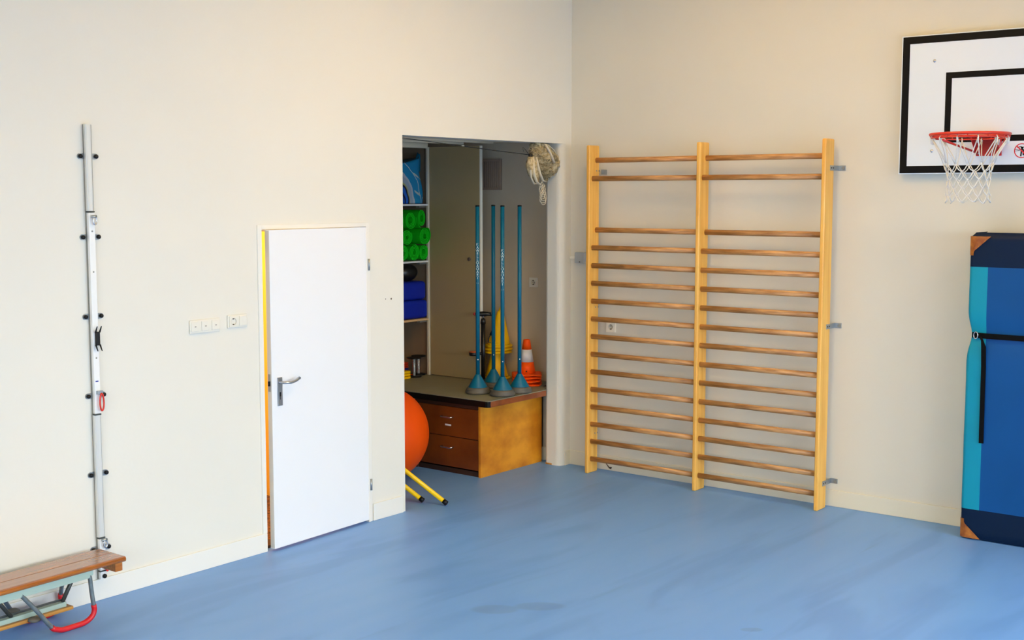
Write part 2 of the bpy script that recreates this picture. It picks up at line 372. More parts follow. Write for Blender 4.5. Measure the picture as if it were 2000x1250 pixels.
# leaf in hinge coordinates then turned
hx, hy = -2.39, -.006; fx, fy = -3.279, -.046; Lw = math.hypot(fx-hx, fy-hy); ang = math.atan2(fy-hy, fx-hx)
ux = Vector((math.cos(ang), math.sin(ang), 0)); uy = Vector((-math.sin(ang), math.cos(ang), 0))*-1   # uy points into the wall
H0 = Vector((hx, hy, 0))
def D(a, d, z): return H0+ux*a+uy*d+Vector((0, 0, z))
def dbox(mb, a0, a1, d0, d1, z0, z1):
    vs = [D(a, d, z) for z in (z0, z1) for d in (d0, d1) for a in (a0, a1)]
    return mb.add(vs, [(0,2,3,1), (4,5,7,6), (0,1,5,4), (2,6,7,3), (0,4,6,2), (1,3,7,5)])
ts = MB(); ts.box(-3.305, -2.395, .045, T, 0, .017); obj('leak_stop_threshold', ts, 'desk_dark', fr)  # dark bar added to block corridor light leaking under the leaf
leaf = obj('door_leaf', dbox(MB(), 0, Lw, 0, .04, .015, 2.029), 'door', dr, .002)
obj('leaf_edge', dbox(MB(), Lw-.0005, Lw+.0008, .003, .037, .02, 2.024), 'door_edge', leaf, label='cream lock edge')
lk = MB(); dbox(lk, Lw+.0006, Lw+.002, .010, .03, 1.02, 1.13); obj('lock_case', lk, 'steel', leaf)
lb = MB(); dbox(lb, Lw+.0006, Lw+.010, .014, .026, 1.055, 1.085); obj('latch_bolt', lb, 'black_plastic', leaf)
ha = Lw-.060
pl = MB(); dbox(pl, ha-.024, ha+.018, -.007, 0, .925, 1.105)
hnd = obj('door_handle', pl, 'handle', dr, .002, label='satin aluminium lever handle with key plate')
lv = MB(); pts = [D(ha, -.005, 1.075), D(ha, -.045, 1.075), D(ha-.012, -.056, 1.075), D(ha-.05, -.058, 1.072), D(ha-.09, -.056, 1.078), D(ha-.13, -.052, 1.092)]
lv.tube(pts, .009, 12, r2=.011); obj('lever', lv, 'handle', hnd)
kh = MB(); dbox(kh, ha-.008, ha+.002, -.0085, -.0068, .985, 1.012); dbox(kh, ha-.005, ha-.001, -.0085, -.0068, .965, .988); obj('keyhole', kh, 'black_plastic', hnd)
for z0 in (1.736, .222):
    hg = MB(); hg.cyl((-2.376, -.012, z0), (-2.376, -.012, z0+.078), .008, n=10); obj('hinge', hg, 'steel', dr)
    
# ================================================================ WALL BARS
wb = thing('wall_bars', (-.15, -1.31, 0), 'tall pine wall bars with two bays of rungs fixed on the beige right wall', 'wall bars')
for y0 in (-.302, -1.2935, -2.285):
    p = MB(); p.box(-.222, -.081, y0-.032, y0, 0, 2.634)
    obj('post', p, 'post', wb, .009, seg=3)
zs = [2.517, 2.372, 1.965, 1.825, 1.682, 1.541, 1.398, 1.255, 1.114, .970, .829, .685, .543, .401, .261, .116]
rl = MB(); n = 20; ring0 = []
for k in range(n):
    a = 2*PI*k/n; ring0.append((.0145*math.cos(a), .0205*math.sin(a)))
rl.prism(ring0, lambda x, z, y: (x, y, z), -.482, .482)
rme = mesh_from(rl, 'rung'); rme.materials.append(M['rung'])
for p in rme.polygons:
    if len(p.vertices) == 4: p.use_smooth = True
for bay in (0, 1):
    yc = -.334-.4798 if bay == 0 else -1.3255-.4798
    for i, z in enumerate(zs):
        r = bpy.data.objects.new('rung', rme); COL.objects.link(r); r.parent = wb
        r.location = Vector((-.128 if i in (0, 2) else -.178, yc, z))-Vector((-.15, -1.31, 0))
for z in (2.432, 1.316, .186):
    for yp in (-2.317,):
        br = MB(); br.box(-.150, -.002, yp-.004, yp, z-.018, z+.018); br.box(-.006, -.0002, yp-.052, yp, z-.018, z+.018)
        bo = obj('wall_bracket', br, 'steel', wb, .0015)
        sc = MB(); sc.cyl((-.006, yp-.035, z), (-.013, yp-.035, z), .012, n=6); obj('hex_bolt', sc, 'alu_dark', bo)
        for xx in (-.135, -.105): sc = MB(); sc.cyl((xx, yp-.004, z), (xx, yp-.0065, z), .005, n=8); obj('screw', sc, 'black_plastic', bo)
b = MB(); b.box(-.0805, -.0003, -.352, -.349, 2.405, 2.445); obj('wall_bracket', b, 'steel', wb)
for z in (2.435, 1.345, .318):
    for xx in (-.125, -.09):
        sc = MB(); sc.cyl((xx, -.334, z), (xx, -.3375, z), .006, n=10); obj('screw', sc, 'chrome', wb)

# ================================================================ BASKETBALL BACKBOARD
bb = thing('basketball_backboard', (-.03, -3.372, 2.385), 'white basketball backboard with black lines, red hoop and white net on the right wall', 'basketball hoop')
Y0, Y1, Z0, Z1 = -3.972, -2.772, 2.385, 3.305
XF = -.06
b = MB(); b.box(XF, -.035, Y0, Y1, Z0, Z1); board = obj('board', b, 'board', bb, .002)
for yy in (-3.75, -3.0): b = MB(); b.box(-.035, -.0005, yy-.03, yy+.03, 2.45, 3.25); obj('mounting_batten', b, 'bench_low', bb)
def linebox(y0, y1, z0, z1, w):
    m_ = MB()
    m_.box(XF-.0012, XF-.0002, y0, y1, z1-w, z1); m_.box(XF-.0012, XF-.0002, y0, y1, z0, z0+w)
    m_.box(XF-.0012, XF-.0002, y0, y0+w, z0+w, z1-w); m_.box(XF-.0012, XF-.0002, y1-w, y1, z0+w, z1-w); return m_
obj('border_line', linebox(Y0+.008, Y1-.008, Z0+.006, Z1-.006, .048), 'board_black', board)
obj('target_rectangle', linebox(-3.668, -3.076, 2.590, 3.050, .040), 'board_black', board)
for yy in (-2.996, -3.748):
    for zz in (3.131, 2.537):
        s_ = MB(); s_.lathe((XF, yy, zz), [(.011, 0), (.010, -.003), (.004, -.005)], 12, 'x'); obj('bolt', s_, 'chrome', board)
# prohibition pictogram: no hanging on the ring
def ringmesh(cy, cz, r0, r1, x, n=40):
    m_ = MB(); vs = []
    for k in range(n):
        a = 2*PI*k/n
        for rr in (r0, r1): vs.append((x, cy+rr*math.cos(a), cz+rr*math.sin(a)))
    for k in range(n):
        for rr in (r0, r1): a = 2*PI*k/n; vs.append((x-.0008, cy+rr*math.cos(a), cz+rr*math.sin(a)))
    q = 2*n
    fs = []
    for k in range(n):
        i, j = 2*k, 2*((k+1) % n); fs += [(q+i, q+i+1, q+j+1, q+j), (i, j, j+1, i+1), (i, q+i, q+j, j), (i+1, j+1, q+j+1, q+i+1)]
    return m_.add(vs, fs)
cy, cz = -3.578, 2.527
sg = obj('prohibition_sign', ringmesh(cy, cz, .041, .047, XF-.0005), 'red_sign', board, label='red no hanging on the ring pictogram')
def strip(p, q, w, x=XF-.0018):
    p = Vector((0, *p)); q = Vector((0, *q)); d = (q-p).normalized(); nn = Vector((0, -d.z, d.y))*w/2
    m_ = MB(); vs = [Vector((x, 0, 0))+v for v in (p-nn, q-nn, q+nn, p+nn)]; vs += [v+Vector((-.0006, 0, 0)) for v in vs]
    return m_.add(vs, [(3,2,1,0), (4,5,6,7), (0,1,5,4), (1,2,6,5), (2,3,7,6), (3,0,4,7)])
fig = MB()
for a_, b_, w_ in (((cy+.030, cz+.022), (cy+.002, cz+.026), .004), ((cy+.002, cz+.026), (cy-.006, cz+.006), .007), ((cy+.0, cz+.01), (cy+.004, cz-.036), .009), ((cy-.01, cz+.01), (cy-.012, cz-.03), .009),
                   ((cy+.040, cz+.010), (cy+.018, cz+.004), .003), ((cy+.018, cz+.004), (cy-.002, cz+.006), .003), ((cy+.040, cz-.002), (cy+.012, cz+.001), .002), ((cy-.02, cz+.022), (cy+.002, cz+.024), .004)):
    t = strip(a_, b_, w_, XF-.0013); fig.add(t.v, t.f)
fig.lathe((XF-.0013, cy-.002, cz+.018), [(.0075, 0), (.0075, -.0006)], 14, 'x', False)
obj('hanging_figure', fig, 'board_black', sg)
obj('slash', strip((cy+.032, cz+.032), (cy-.032, cz-.032), .007, XF-.0021), 'red_sign', sg)
# hoop
RC = Vector((-.450, -3.374, 2.622)); RR = .236
h = MB(); h.tube([RC+Vector((RR*math.cos(2*PI*k/48), RR*math.sin(2*PI*k/48), 0)) for k in range(48)], .0095, 10, True)
rim = obj('rim', h, 'rim', bb)
h = MB(); h.tube([RC+Vector(((RR-.004)*math.cos(2*PI*k/48), (RR-.004)*math.sin(2*PI*k/48), -.022)) for k in range(48)], .005, 8, True)
for k in range(12):
    a = 2*PI*(k+.5)/12; h.cyl(RC+Vector((RR*math.cos(a), RR*math.sin(a), -.004)), RC+Vector(((RR-.004)*math.cos(a), (RR-.004)*math.sin(a), -.022)), .004, n=6)
obj('net_ring', h, 'rim', rim)
pl = MB(); pl.box(XF-.008, XF-.0005, -3.455, -3.292, 2.497, 2.622); pl.box(-.235, XF-.008, -3.455, -3.292, 2.612, 2.622)
pl.prism([(XF-.008, 2.612), (-.20, 2.612), (XF-.008, 2.505)], lambda x, z, y: (x, y, z), -3.455, -3.447)
pl.prism([(XF-.008, 2.612), (-.20, 2.612), (XF-.008, 2.505)], lambda x, z, y: (x, y, z), -3.300, -3.292)
plate = obj('mounting_plate', pl, 'plate', bb, .002)
for yy in (-3.310, -3.437): bs = MB(); bs.lathe((XF-.008, yy, 2.515), [(.009, 0), (.008, -.005), (.003, -.007)], 10, 'x'); obj('bolt', bs, 'chrome', plate)
for sgn in (1, -1):
    br = MB(); s0 = RC+Vector((-.02, sgn*(RR-.002), -.004)); e0 = Vector((XF-.02, RC.y+sgn*.075, 2.520))
    br.tube([s0, s0+(e0-s0)*.5+Vector((0, 0, -.0)), e0], .0075, 8); obj('brace', br, 'plate', rim)
# net
nt_ = MB(); NC = 12
levels = [(RR-.004, -.026, 0.), (.150, -.185, .5), (.132, -.235, 0.), (.126, -.285, .5), (.124, -.335, 0.), (.128, -.385, .5), (.138, -.425, 0.)]
rnd = random.Random(3); nodes = []
for (r_, z_, ph) in levels:
    row = []
    for k in range(NC):
        a = 2*PI*(k+ph)/NC; j = rnd.uniform(-.006, .006) if z_ < -.1 else 0
        row.append(RC+Vector(((r_+j)*math.cos(a), (r_+j)*math.sin(a), z_+j)))
    nodes.append(row)
for i in range(len(levels)-1):
    for k in range(NC):
        A = nodes[i][k]
        if levels[i][2] == 0.: B = [nodes[i+1][k], nodes[i+1][(k-1) % NC]]
        else: B = [nodes[i+1][k], nodes[i+1][(k+1) % NC]]
        for q in B:
            mid = (A+q)/2+Vector((0, 0, -.008 if i else -.012))+(Vector((RC.x, RC.y, 0))-Vector((A.x, A.y, 0))).normalized()*(.012 if i == 0 else 0)
            nt_.tube([A, mid, q], .0034 if i == 0 else .0033, 5)
    if i:
        for k in range(NC): nt_.sphere(nodes[i][k], .0062, 8, 5)
for k in range(NC):
    a = 2*PI*k/NC; e = Vector((math.cos(a), math.sin(a), 0)); q = nodes[0][k]
    nt_.tube([q+Vector((0, 0, -.03)), q+e*.006+Vector((0, 0, .0)), q+e*.0+Vector((0, 0, .012)), q-e*.012, q+Vector((0, 0, -.035))], .0042, 5)
obj('net', nt_, 'net', bb, label='white knotted cord net')

# ================================================================ CRASH MAT
MX0, MX1 = -.288, -.030; MY1, MY0 = -3.345, -4.50; MH = 2.005
cm = thing('gym_mat', (-.16, (MY0+MY1)/2, 0), 'folded dark blue crash mat with turquoise stripe strapped upright against the right wall', 'gym mat')
ZS = 1.344
def squeeze(y, z):
    g = math.exp(-((z-ZS)/.10)**2)
    s_ = .022*g
    return s_
def mpoint(u, z, inset=0.):
    """perimeter point; u in [0,1] front from left (y=MY1) to right, 1..2 right side, 2..3 back, 3..4 left side"""
    return None
def mat_shell(y0, y1, z0, z1, front=True, side=True, off=0.):
    """a rounded shell patch of the mat: wraps the left side and the front between z0 and z1, y from y1 (left) to y0"""
    m_ = MB(); r = .028; prof = []
    # section at constant z: starts on the left side at the wall, goes to the front corner, along the front
    sec = []
    if side:
        for k in range(7): sec.append(((MX1-.0)+(MX0+r-MX1)*k/6, MY1, (0, 1)))
        for k in range(1, 7):
            a = k/6*PI/2; sec.append((MX0+r-r*math.sin(a), MY1-r+r*math.cos(a), (-math.sin(a), math.cos(a))))
        ys = MY1-r
    else: ys = y1
    nf = max(2, int((ys-y0)/.04))
    for k in range(1 if side else 0, nf+1): sec.append((MX0, ys+(y0-ys)*k/nf, (-1, 0)))
    nz = max(2, int((z1-z0)/.025)); vs = []
    for j in range(nz+1):
        z = z0+(z1-z0)*j/nz
        for (x, y, (nx, ny)) in sec:
            g = math.exp(-((z-ZS)/.085)**2)
            dist = min(1, abs(y-MY1)/.16)
            q = .030*g*(1-.55*dist)
            wv = .004*noise.noise(Vector((y*5, z*3.1, 1.3)))+.002*noise.noise(Vector((y*17, z*9, 4.)))
            edge = 0
            for ze in (0, MH):
                dz = abs(z-ze)
                if dz < .03: edge = .03-math.sqrt(max(0, .03**2-(.03-dz)**2))
            k_ = off+wv-q-edge
            if abs(nx) > .5: k_ += .006*math.sin(PI*min(1, max(0, (z-.0)/MH)))
            vs.append((x+nx*k_, y+ny*k_, z))
    w = len(sec); fs = [(j*w+i, j*w+i+1, (j+1)*w+i+1, (j+1)*w+i) for j in range(nz) for i in range(w-1)]
    return m_.add(vs, fs, True)
core = MB(); core.box(MX0+.05, MX1, MY0, MY1-.045, .004, MH-.02); obj('core', core, 'mat_navy', cm, .01)
tp = MB(); tp.box(MX0+.02, MX1, MY0, MY1-.02, MH-.035, MH-.008); obj('top_cover', tp, 'mat_navy', cm, .012)
obj('cover_panel', mat_shell(MY0, MY1, 1.785, MH-.0), 'mat_navy', cm, label='dark navy top band')
obj('cover_panel', mat_shell(MY0, MY1, .006, .203), 'mat_navy', cm, label='dark navy bottom band')
obj('cover_panel', mat_shell(-3.467, MY1, .203, 1.785), 'mat_cyan', cm, label='turquoise side stripe')
obj('cover_panel', mat_shell(MY0, -3.467, .203, 1.785, side=False), 'mat_blue', cm, label='mid blue front panel')
def corner_patch(zc, sgn):
    m_ = MB(); L_ = .135; n_ = 8; vs = []; r = .028
    pts = []
    for j in range(n_+1):
        z = zc+sgn*(.012+(L_-.012)*j/n_); w_ = L_*(1-j/n_)
        row = []
        # left side patch part
        for k in range(4): row.append((MX0+r+.06*(1-k/3)*(1-j/n_), MY1+.0035, z))
        for k in range(1, 5):
            a = k/4*PI/2; row.append((MX0+r-(r+.0035)*math.sin(a), MY1-r+(r+.0035)*math.cos(a), z))
        for k in range(1, 6): row.append((MX0-.009, MY1-r-(max(w_-r, .0))*k/5, z))
        pts.append(row)
    w = len(pts[0])
    for row in pts: vs += row
    fs = [(j*w+i, j*w+i+1, (j+1)*w+i+1, (j+1)*w+i) for j in range(n_) for i in range(w-1)]
    m_.add(vs, fs, True)
    return m_
obj('corner_patch', corner_patch(0, 1), 'leather', cm, label='worn tan leather corner')
obj('corner_patch', corner_patch(MH-.012, -1), 'leather', cm, label='tan leather corner')
st = MB(); hw = .0175
sec = [(-.03, MY1-.022), (MX0+.05, MY1-.024), (MX0+.018, MY1-.033), (MX0+.010, MY1-.055), (MX0-.002, MY1-.12)]+[(MX0-.010, MY1-.2-.1*k) for k in range(10)]
vs = []
for i, (x, y) in enumerate(sec):
    dz = -.02*max(0, (MY1-y)-.1)*0
    vs += [(x, y, ZS-hw+dz), (x, y, ZS+hw+dz), (x-.003, y+.002, ZS+hw+dz), (x-.003, y+.002, ZS-hw+dz)]
fs = []
for i in range(len(sec)-1):
    for q in range(4): fs.append((i*4+q, i*4+(q+1) % 4, (i+1)*4+(q+1) % 4, (i+1)*4+q))
strap = obj('strap', st.add(vs, fs), 'webbing', cm, label='black webbing strap')
tl = MB(); pts = [(MX0-.006, -3.435, ZS-.005), (MX0-.016, -3.452, ZS-.03), (MX0-.018, -3.462, ZS-.07), (MX0-.016, -3.466, ZS-.2), (MX0-.015, -3.466, 1.0), (MX0-.015, -3.468, .648)]
vs = []
for (x, y, z) in pts:
    hw2 = .008 if z > ZS-.06 else .015
    vs += [(x, y-hw2, z), (x, y+hw2, z), (x-.003, y+hw2, z), (x-.003, y-hw2, z)]
fs = []
for i in range(len(pts)-1):
    for q in range(4): fs.append((i*4+q, i*4+(q+1) % 4, (i+1)*4+(q+1) % 4, (i+1)*4+q))
obj('strap_tail', tl.add(vs, fs+[(0,1,2,3), (len(vs)-4, len(vs)-1, len(vs)-2, len(vs)-3)]), 'webbing', strap)
rg = MB(); rg.tube([Vector((MX0-.004, -3.405+.013*math.cos(2*PI*k/20), ZS+.022*math.sin(2*PI*k/20))) for k in range(20)], .003, 8, True)
obj('ring_buckle', rg, 'chrome', strap)

# ================================================================ SOCKETS, SWITCHES, BOX ON WALLS
sw = thing('light_switch', (-3.754, 0, 1.47), 'white triple light switch plate on the left wall beside the ajar door', 'light switch')
b = MB(); b.box(-3.865, -3.643, -.011, -.0002, 1.432, 1.512); obj('plate', b, 'cream_plastic', sw, .004)
for k in range(3):
    xc = -3.829+.075*k
    b = MB(); b.box(xc-.029, xc+.029, -.0155, -.010, 1.444, 1.501); r_ = obj('rocker', b, 'cream_plastic', sw, .002)
    b = MB(); b.box(xc-.005, xc+.005, -.0165, -.0154, 1.470, 1.474); obj('indicator', b, 'dark_line', r_)
def socket_face(mb_parent, cx, cz, wallfn, ring_m='white_plastic'):
    """round recessed socket; wallfn(a, d, z) maps along-wall, depth-out and height to world"""
    rc = MB(); n_ = 24; vs = []
    prof = [(.022, .0165), (.0205, .0165), (.0195, .006), (.001, .006)]
    for (r, d) in prof:
        for i in range(n_): vs.append(wallfn(cx+r*math.cos(2*PI*i/n_), d, cz+r*math.sin(2*PI*i/n_)))
    fs = [(i*n_+q, i*n_+(q+1) % n_, (i+1)*n_+(q+1) % n_, (i+1)*n_+q) for i in range(len(prof)-1) for q in range(n_)]
    rc.add(vs, fs, True); s_ = obj('socket_recess', rc, ring_m, mb_parent)
    pn = MB()
    for a0 in (-.0095, .0095):
        vs = [wallfn(cx+a0+.0025*math.cos(2*PI*i/10), d, cz+.0025*math.sin(2*PI*i/10)) for d in (.0058, .0075) for i in range(10)]
        pn.add(vs, [tuple(range(10)), tuple(range(10, 20))]+[(i, (i+1) % 10, 10+(i+1) % 10, 10+i) for i in range(10)])
    for zz in (.017, -.017):
        vs = [wallfn(cx+a, d, cz+zz+e) for d in (.006, .0165) for a, e in ((-.004, -.003), (.004, -.003), (.004, .003), (-.004, .003))]
        pn.add(vs, [(0,1,2,3), (4,5,6,7), (0,1,5,4), (1,2,6,5), (2,3,7,6), (3,0,4,7)])
    sl = MB()
    for k in range(14):
        a = PI*.5-PI*k/13
        pass
    obj('contacts', pn, 'dark_line', s_)
def box_with_hole(mb_obj, fn, a0, a1, z0, z1, d, ca, cz, r):
    """plate with a round hole: front annulus polygon fan + sides"""
    n_ = 24; vs = []; fs = []
    for i in range(n_):
        an = 2*PI*i/n_; c_, s_ = math.cos(an), math.sin(an); vs.append(fn(ca+r*c_, d, cz+r*s_))
        k = min((a1-ca)/c_ if c_ > 1e-6 else 9, (a0-ca)/c_ if c_ < -1e-6 else 9, (z1-cz)/s_ if s_ > 1e-6 else 9, (z0-cz)/s_ if s_ < -1e-6 else 9)
        vs.append(fn(ca+k*c_, d, cz+k*s_))
    for i in range(n_): j = (i+1) % n_; fs.append((2*i, 2*i+1, 2*j+1, 2*j))
    mb_obj.add(vs, fs)
    c = [(a0, z0), (a1, z0), (a1, z1), (a0, z1)]
    vs = [fn(a, dd, z) for dd in (.0002, d) for a, z in c]
    mb_obj.add(vs, [(i, (i+1) % 4, 4+(i+1) % 4, 4+i) for i in range(4)])
FL = lambda a, d, z: Vector((a, -d, z))
FR = lambda a, d, z: Vector((-d, a, z))
ss = thing('wall_socket', (-3.51, 0, 1.48), 'white power socket joined to a blank switch next to the door frame', 'wall socket')
b = MB(); b.box(-3.585, -3.434, -.010, -.0002, 1.441, 1.521); obj('plate', b, 'cream_plastic', ss, .004)
b = MB(); b.box(-3.498, -3.442, -.0155, -.009, 1.452, 1.511); obj('rocker', b, 'cream_plastic', ss, .002)
b = MB(); box_with_hole(b, FL, -3.577, -3.512, 1.449, 1.513, .0168, -3.545, 1.481, .0222); obj('socket_insert', b, 'cream_plastic', ss)
socket_face(ss, -3.545, 1.481, FL, 'cream_plastic_dark')
s2 = thing('wall_socket', (0, -.4075, 1.18), 'single cream power socket on the right wall behind the wall bars', 'wall socket')
b = MB(); box_with_hole(b, FR, -.449, -.366, 1.139, 1.221, .0165, -.4075, 1.180, .0222); obj('plate', b, 'cream_plastic', s2); socket_face(s2, -.4075, 1.180, FR, 'cream_plastic_dark')
FS = lambda a, d, z: Vector((.25-d, a, z))
s3 = thing('wall_socket', (.25, .565, 1.48), 'small cream power socket on the shaded storeroom wall above the orange cones', 'wall socket')
b = MB(); box_with_hole(b, FS, .568-.041, .568+.041, 1.445, 1.527, .0165, .568, 1.486, .0222); obj('plate', b, 'cream_plastic', s3); socket_face(s3, .568, 1.486, FS, 'cream_plastic_dark')
jb = thing('junction_box', (0, -.11, 1.73), 'grey junction box with a white conduit by the room corner', 'junction box')
b = MB(); b.box(-.035, -.0002, -.155, -.062, 1.686, 1.776); obj('box_body', b, 'box_grey', jb, .004)
b = MB(); b.box(-.037, -.0345, -.118, -.108, 1.694, 1.702); obj('lock_screw', b, 'dark_line', jb)
b = MB(); b.box(-.014, -.0002, -.062, -.0005, 1.722, 1.740); obj('conduit', b, 'cream_plastic', jb)
# nail holes / screws left in the wall beside the door
for i, (x, z, lb_) in enumerate(((-2.204, 1.530, 'tiny dark nail hole in the wall between door and storeroom, left one'), (-2.148, 1.528, 'small chipped screw hole in the wall between door and storeroom, right one'))):
    b = MB(); b.lathe((x, 0, z), [(.007 if i else .004, -.0004), (.005 if i else .003, -.0018)], 10, 'y'); 
    obj('screw_plug', b, 'dark_line', None, label=lb_, cat='screw plug', group=None, origin=(x, 0, z))

# ================================================================ ALUMINIUM WALL POST (left)
rp = thing('wall_track', (-4.51, 0, .12), 'tall aluminium net post in a wall track with black knobs on the left wall', 'net post')
TX = -4.507
b = MB(); b.box(TX-.024, TX+.024, -.014, -.0002, .122, 2.622)
obj('wall_rail', b, 'alu_dark', rp, .002)
def prof_post(z0, z1, hw, name, mtl):
    p_ = MB(); pl_ = []
    for (x, y) in ((-hw, -.014), (-hw, -.030), (-hw+.005, -.035), (hw-.005, -.035), (hw, -.030), (hw, -.014)): pl_.append((TX-.009+x, y))
    p_.prism(pl_, lambda x, y, z: (x, y, z), z0, z1)
    for sx in (-1, 1): p_.box(TX-.009+sx*(hw-.005)-.0015, TX-.009+sx*(hw-.005)+.0015, -.0365, -.034, z0, z1)
    return obj(name, p_, mtl, rp)
prof_post(2.160, 2.622, .0165, 'upper_profile', 'alu')
prof_post(.362, 1.045, .0185, 'lower_profile', 'alu')
b = MB(); b.box(TX-.024, TX+.013, -.035, -.014, 1.052, 2.150); inner = obj('inner_slide', b, 'white_plastic', rp, .003, label='white painted inner slide')
b = MB(); b.box(TX-.024, TX+.013, -.035, -.014, .125, .352); obj('inner_slide', b, 'white_plastic', rp, .003)
for z in (2.155, 1.048, .357, .170):
    b = MB(); b.box(TX-.028, TX+.012, -.038, -.014, z-.004, z+.004); obj('joint_ring', b, 'dark_steel', rp, .001)
for z in (2.05, 1.83, 1.36):
    b = MB(); b.lathe((TX-.006, -.035, z), [(.005, 0), (.0045, -.002), (.002, -.0025)], 10, 'y'); obj('screw', b, 'alu_dark', inner)
for z in (2.452, 2.018, 1.586, 1.150, .712, .292):
    for sx in (-1, 1):
        p_ = MB(); xk = TX+sx*.046+(.004 if sx > 0 else 0); rr = .016; pl_ = [(TX+sx*.022, z-rr), (TX+sx*.022, z+rr)]
        for k in range(9):
            a = PI/2-PI*k/8; pl_.append((xk+sx*rr*math.cos(a), z+rr*math.sin(a)))
        p_.prism(pl_, lambda x, zz, y: (x, y, zz), -.0005, -.0045); tb = obj('mounting_tab', p_, 'steel', rp)
        k_ = MB(); k_.lathe((xk, -.0045, z), [(.010, 0), (.0115, -.004), (.0115, -.011), (.008, -.015), (.001, -.016)], 16, 'y'); obj('knob', k_, 'black_plastic', tb)
k_ = MB(); k_.lathe((TX-.002, -.035, .140), [(.012, 0), (.012, -.010), (.008, -.014), (.001, -.015)], 16, 'y'); obj('knob', k_, 'black_plastic', rp)
# upper shackle
for z0 in (2.128, .345):
    b = MB(); b.tube([(TX-.016, -.046, z0), (TX+.014, -.050, z0+.002)], .008, 10); s_ = obj('shackle', b, 'steel', rp)
    b = MB(); b.tube([(TX+.003+.011*math.cos(2*PI*k/16), -.050, z0-.022+.020*math.sin(2*PI*k/16)) for k in range(16)], .0045, 8, True); obj('shackle_loop', b, 'chrome', s_)
# cleat
b = MB(); b.box(TX-.012, TX+.008, -.057, -.035, 1.43, 1.505); cl = obj('cleat', b, 'black_plastic', rp, .003)
for sx in (-.009, .017):
    for sg_ in (1, -1):
        b = MB(); z0 = 1.467+sg_*.034; b.tube([(TX-.006+sx, -.048, z0), (TX-.006+sx+.001, -.056, z0+sg_*.018), (TX-.006+sx+.003, -.062, z0+sg_*.034)], [.005, .004, .0025], 8); obj('cleat_horn', b, 'black_plastic', cl)
# lower carabiners with orange gate
b = MB(); b.box(TX-.014, TX+.020, -.050, -.035, 1.160, 1.180); sn = obj('snap_hook', b, 'steel', rp, .002)
b = MB(); b.tube([(TX+.008+.012*math.cos(a), -.053, 1.112+(.052 if math.sin(a) > 0 else .042)*math.sin(a)) for a in [2*PI*k/24 for k in range(24)]], .0048, 8, True); obj('orange_loop', b, 'rim', sn, label='orange loop')
b = MB(); b.tube([(TX+.008+.012*math.cos(a), -.053, .215+.045*math.sin(a)) for a in [2*PI*k/24 for k in range(24)]], .0045, 8, True); obj('orange_loop', b, 'rim', rp, label='orange loop')
b = MB(); b.box(TX-.016, TX+.002, -.0354, -.0350, 1.228, 1.235); obj('sticker', b, 'disc_blue', inner)

# ================================================================ GYMNASTIC BENCH
bn = thing('gym_bench', (-6.1, -.24, 0), 'low varnished gymnastics bench with pale green frame and red padded feet along the left wall', 'bench')
BL0, BL1 = -7.65, -4.570   # length; slight turn
rot = math.radians(2.0)
def BP(s_, t, z):   # s from the visible tip going left, t across (0 = wall side edge), in world
    o_ = Vector((-4.572, -.088, 0)); d = Vector((-math.cos(rot), -math.sin(rot), 0)); c = Vector((math.sin(rot)*.3, -1, 0)).normalized()
    return o_+d*s_+c*t+Vector((0, 0, z))
def bbox(mb, s0, s1, t0, t1, z0, z1):
    vs = [BP(s, t, z) for z in (z0, z1) for t in (t0, t1) for s in (s0, s1)]
    return mb.add(vs, [(0,2,3,1), (4,5,7,6), (0,1,5,4), (2,6,7,3), (0,4,6,2), (1,3,7,5)])
obj('seat_board', bbox(MB(), 0, 3.0, .0, .1225, .292, .320), 'bench_wood', bn, .004)
sb = obj('seat_board', bbox(MB(), 0, 3.0, .125, .236, .292, .320), 'bench_wood', bn, .004)
e_ = MB(); e_.tube([BP(0.004, .240, .306), BP(2.996, .240, .306)], .014, 12, r2=.010); obj('seat_nosing', e_, 'bench_edge', bn, label='glossy orange-brown rounded front edge')
obj('end_cleat', bbox(MB(), .012, .058, .01, .228, .242, .292), 'bench_edge', bn, .003)
obj('end_cleat', bbox(MB(), 2.942, 2.988, .01, .228, .242, .292), 'bench_edge', bn, .003)
def rail(t0, t1, s0, s1):
    m_ = MB(); m_.prism([(s0, .290), (s0, .262), (s0+.03, .248), (s1-.03, .248), (s1, .262), (s1, .290)], lambda s, z, t: BP(s, t, z), t0, t1); return m_
obj('side_rail', rail(.196, .222, .19, 2.81), 'green_steel', bn, .002)
obj('side_rail', rail(.020, .046, .19, 2.81), 'green_steel', bn, .002)
obj('lower_rail', bbox(MB(), .290, 2.71, .085, .120, .096, .122), 'green_steel', bn, .003)
obj('balance_beam', bbox(MB(), .262, 2.74, .065, .140, .078, .096), 'bench_low', bn, .003)
lr = MB(); lr.tube([BP(.30, .08, .126), BP(2.70, .08, .126)], .006, 8); obj('frame_rod', lr, 'tube_steel', bn)
for s0, s1 in ((.22, .305), (.70, .60), (2.78, 2.695), (2.30, 2.40)):
    m_ = MB(); m_.tube([BP(s0, .105, .262), BP(s1, .105, .122)], .011, 8); obj('strut', m_, 'dark_steel', bn)
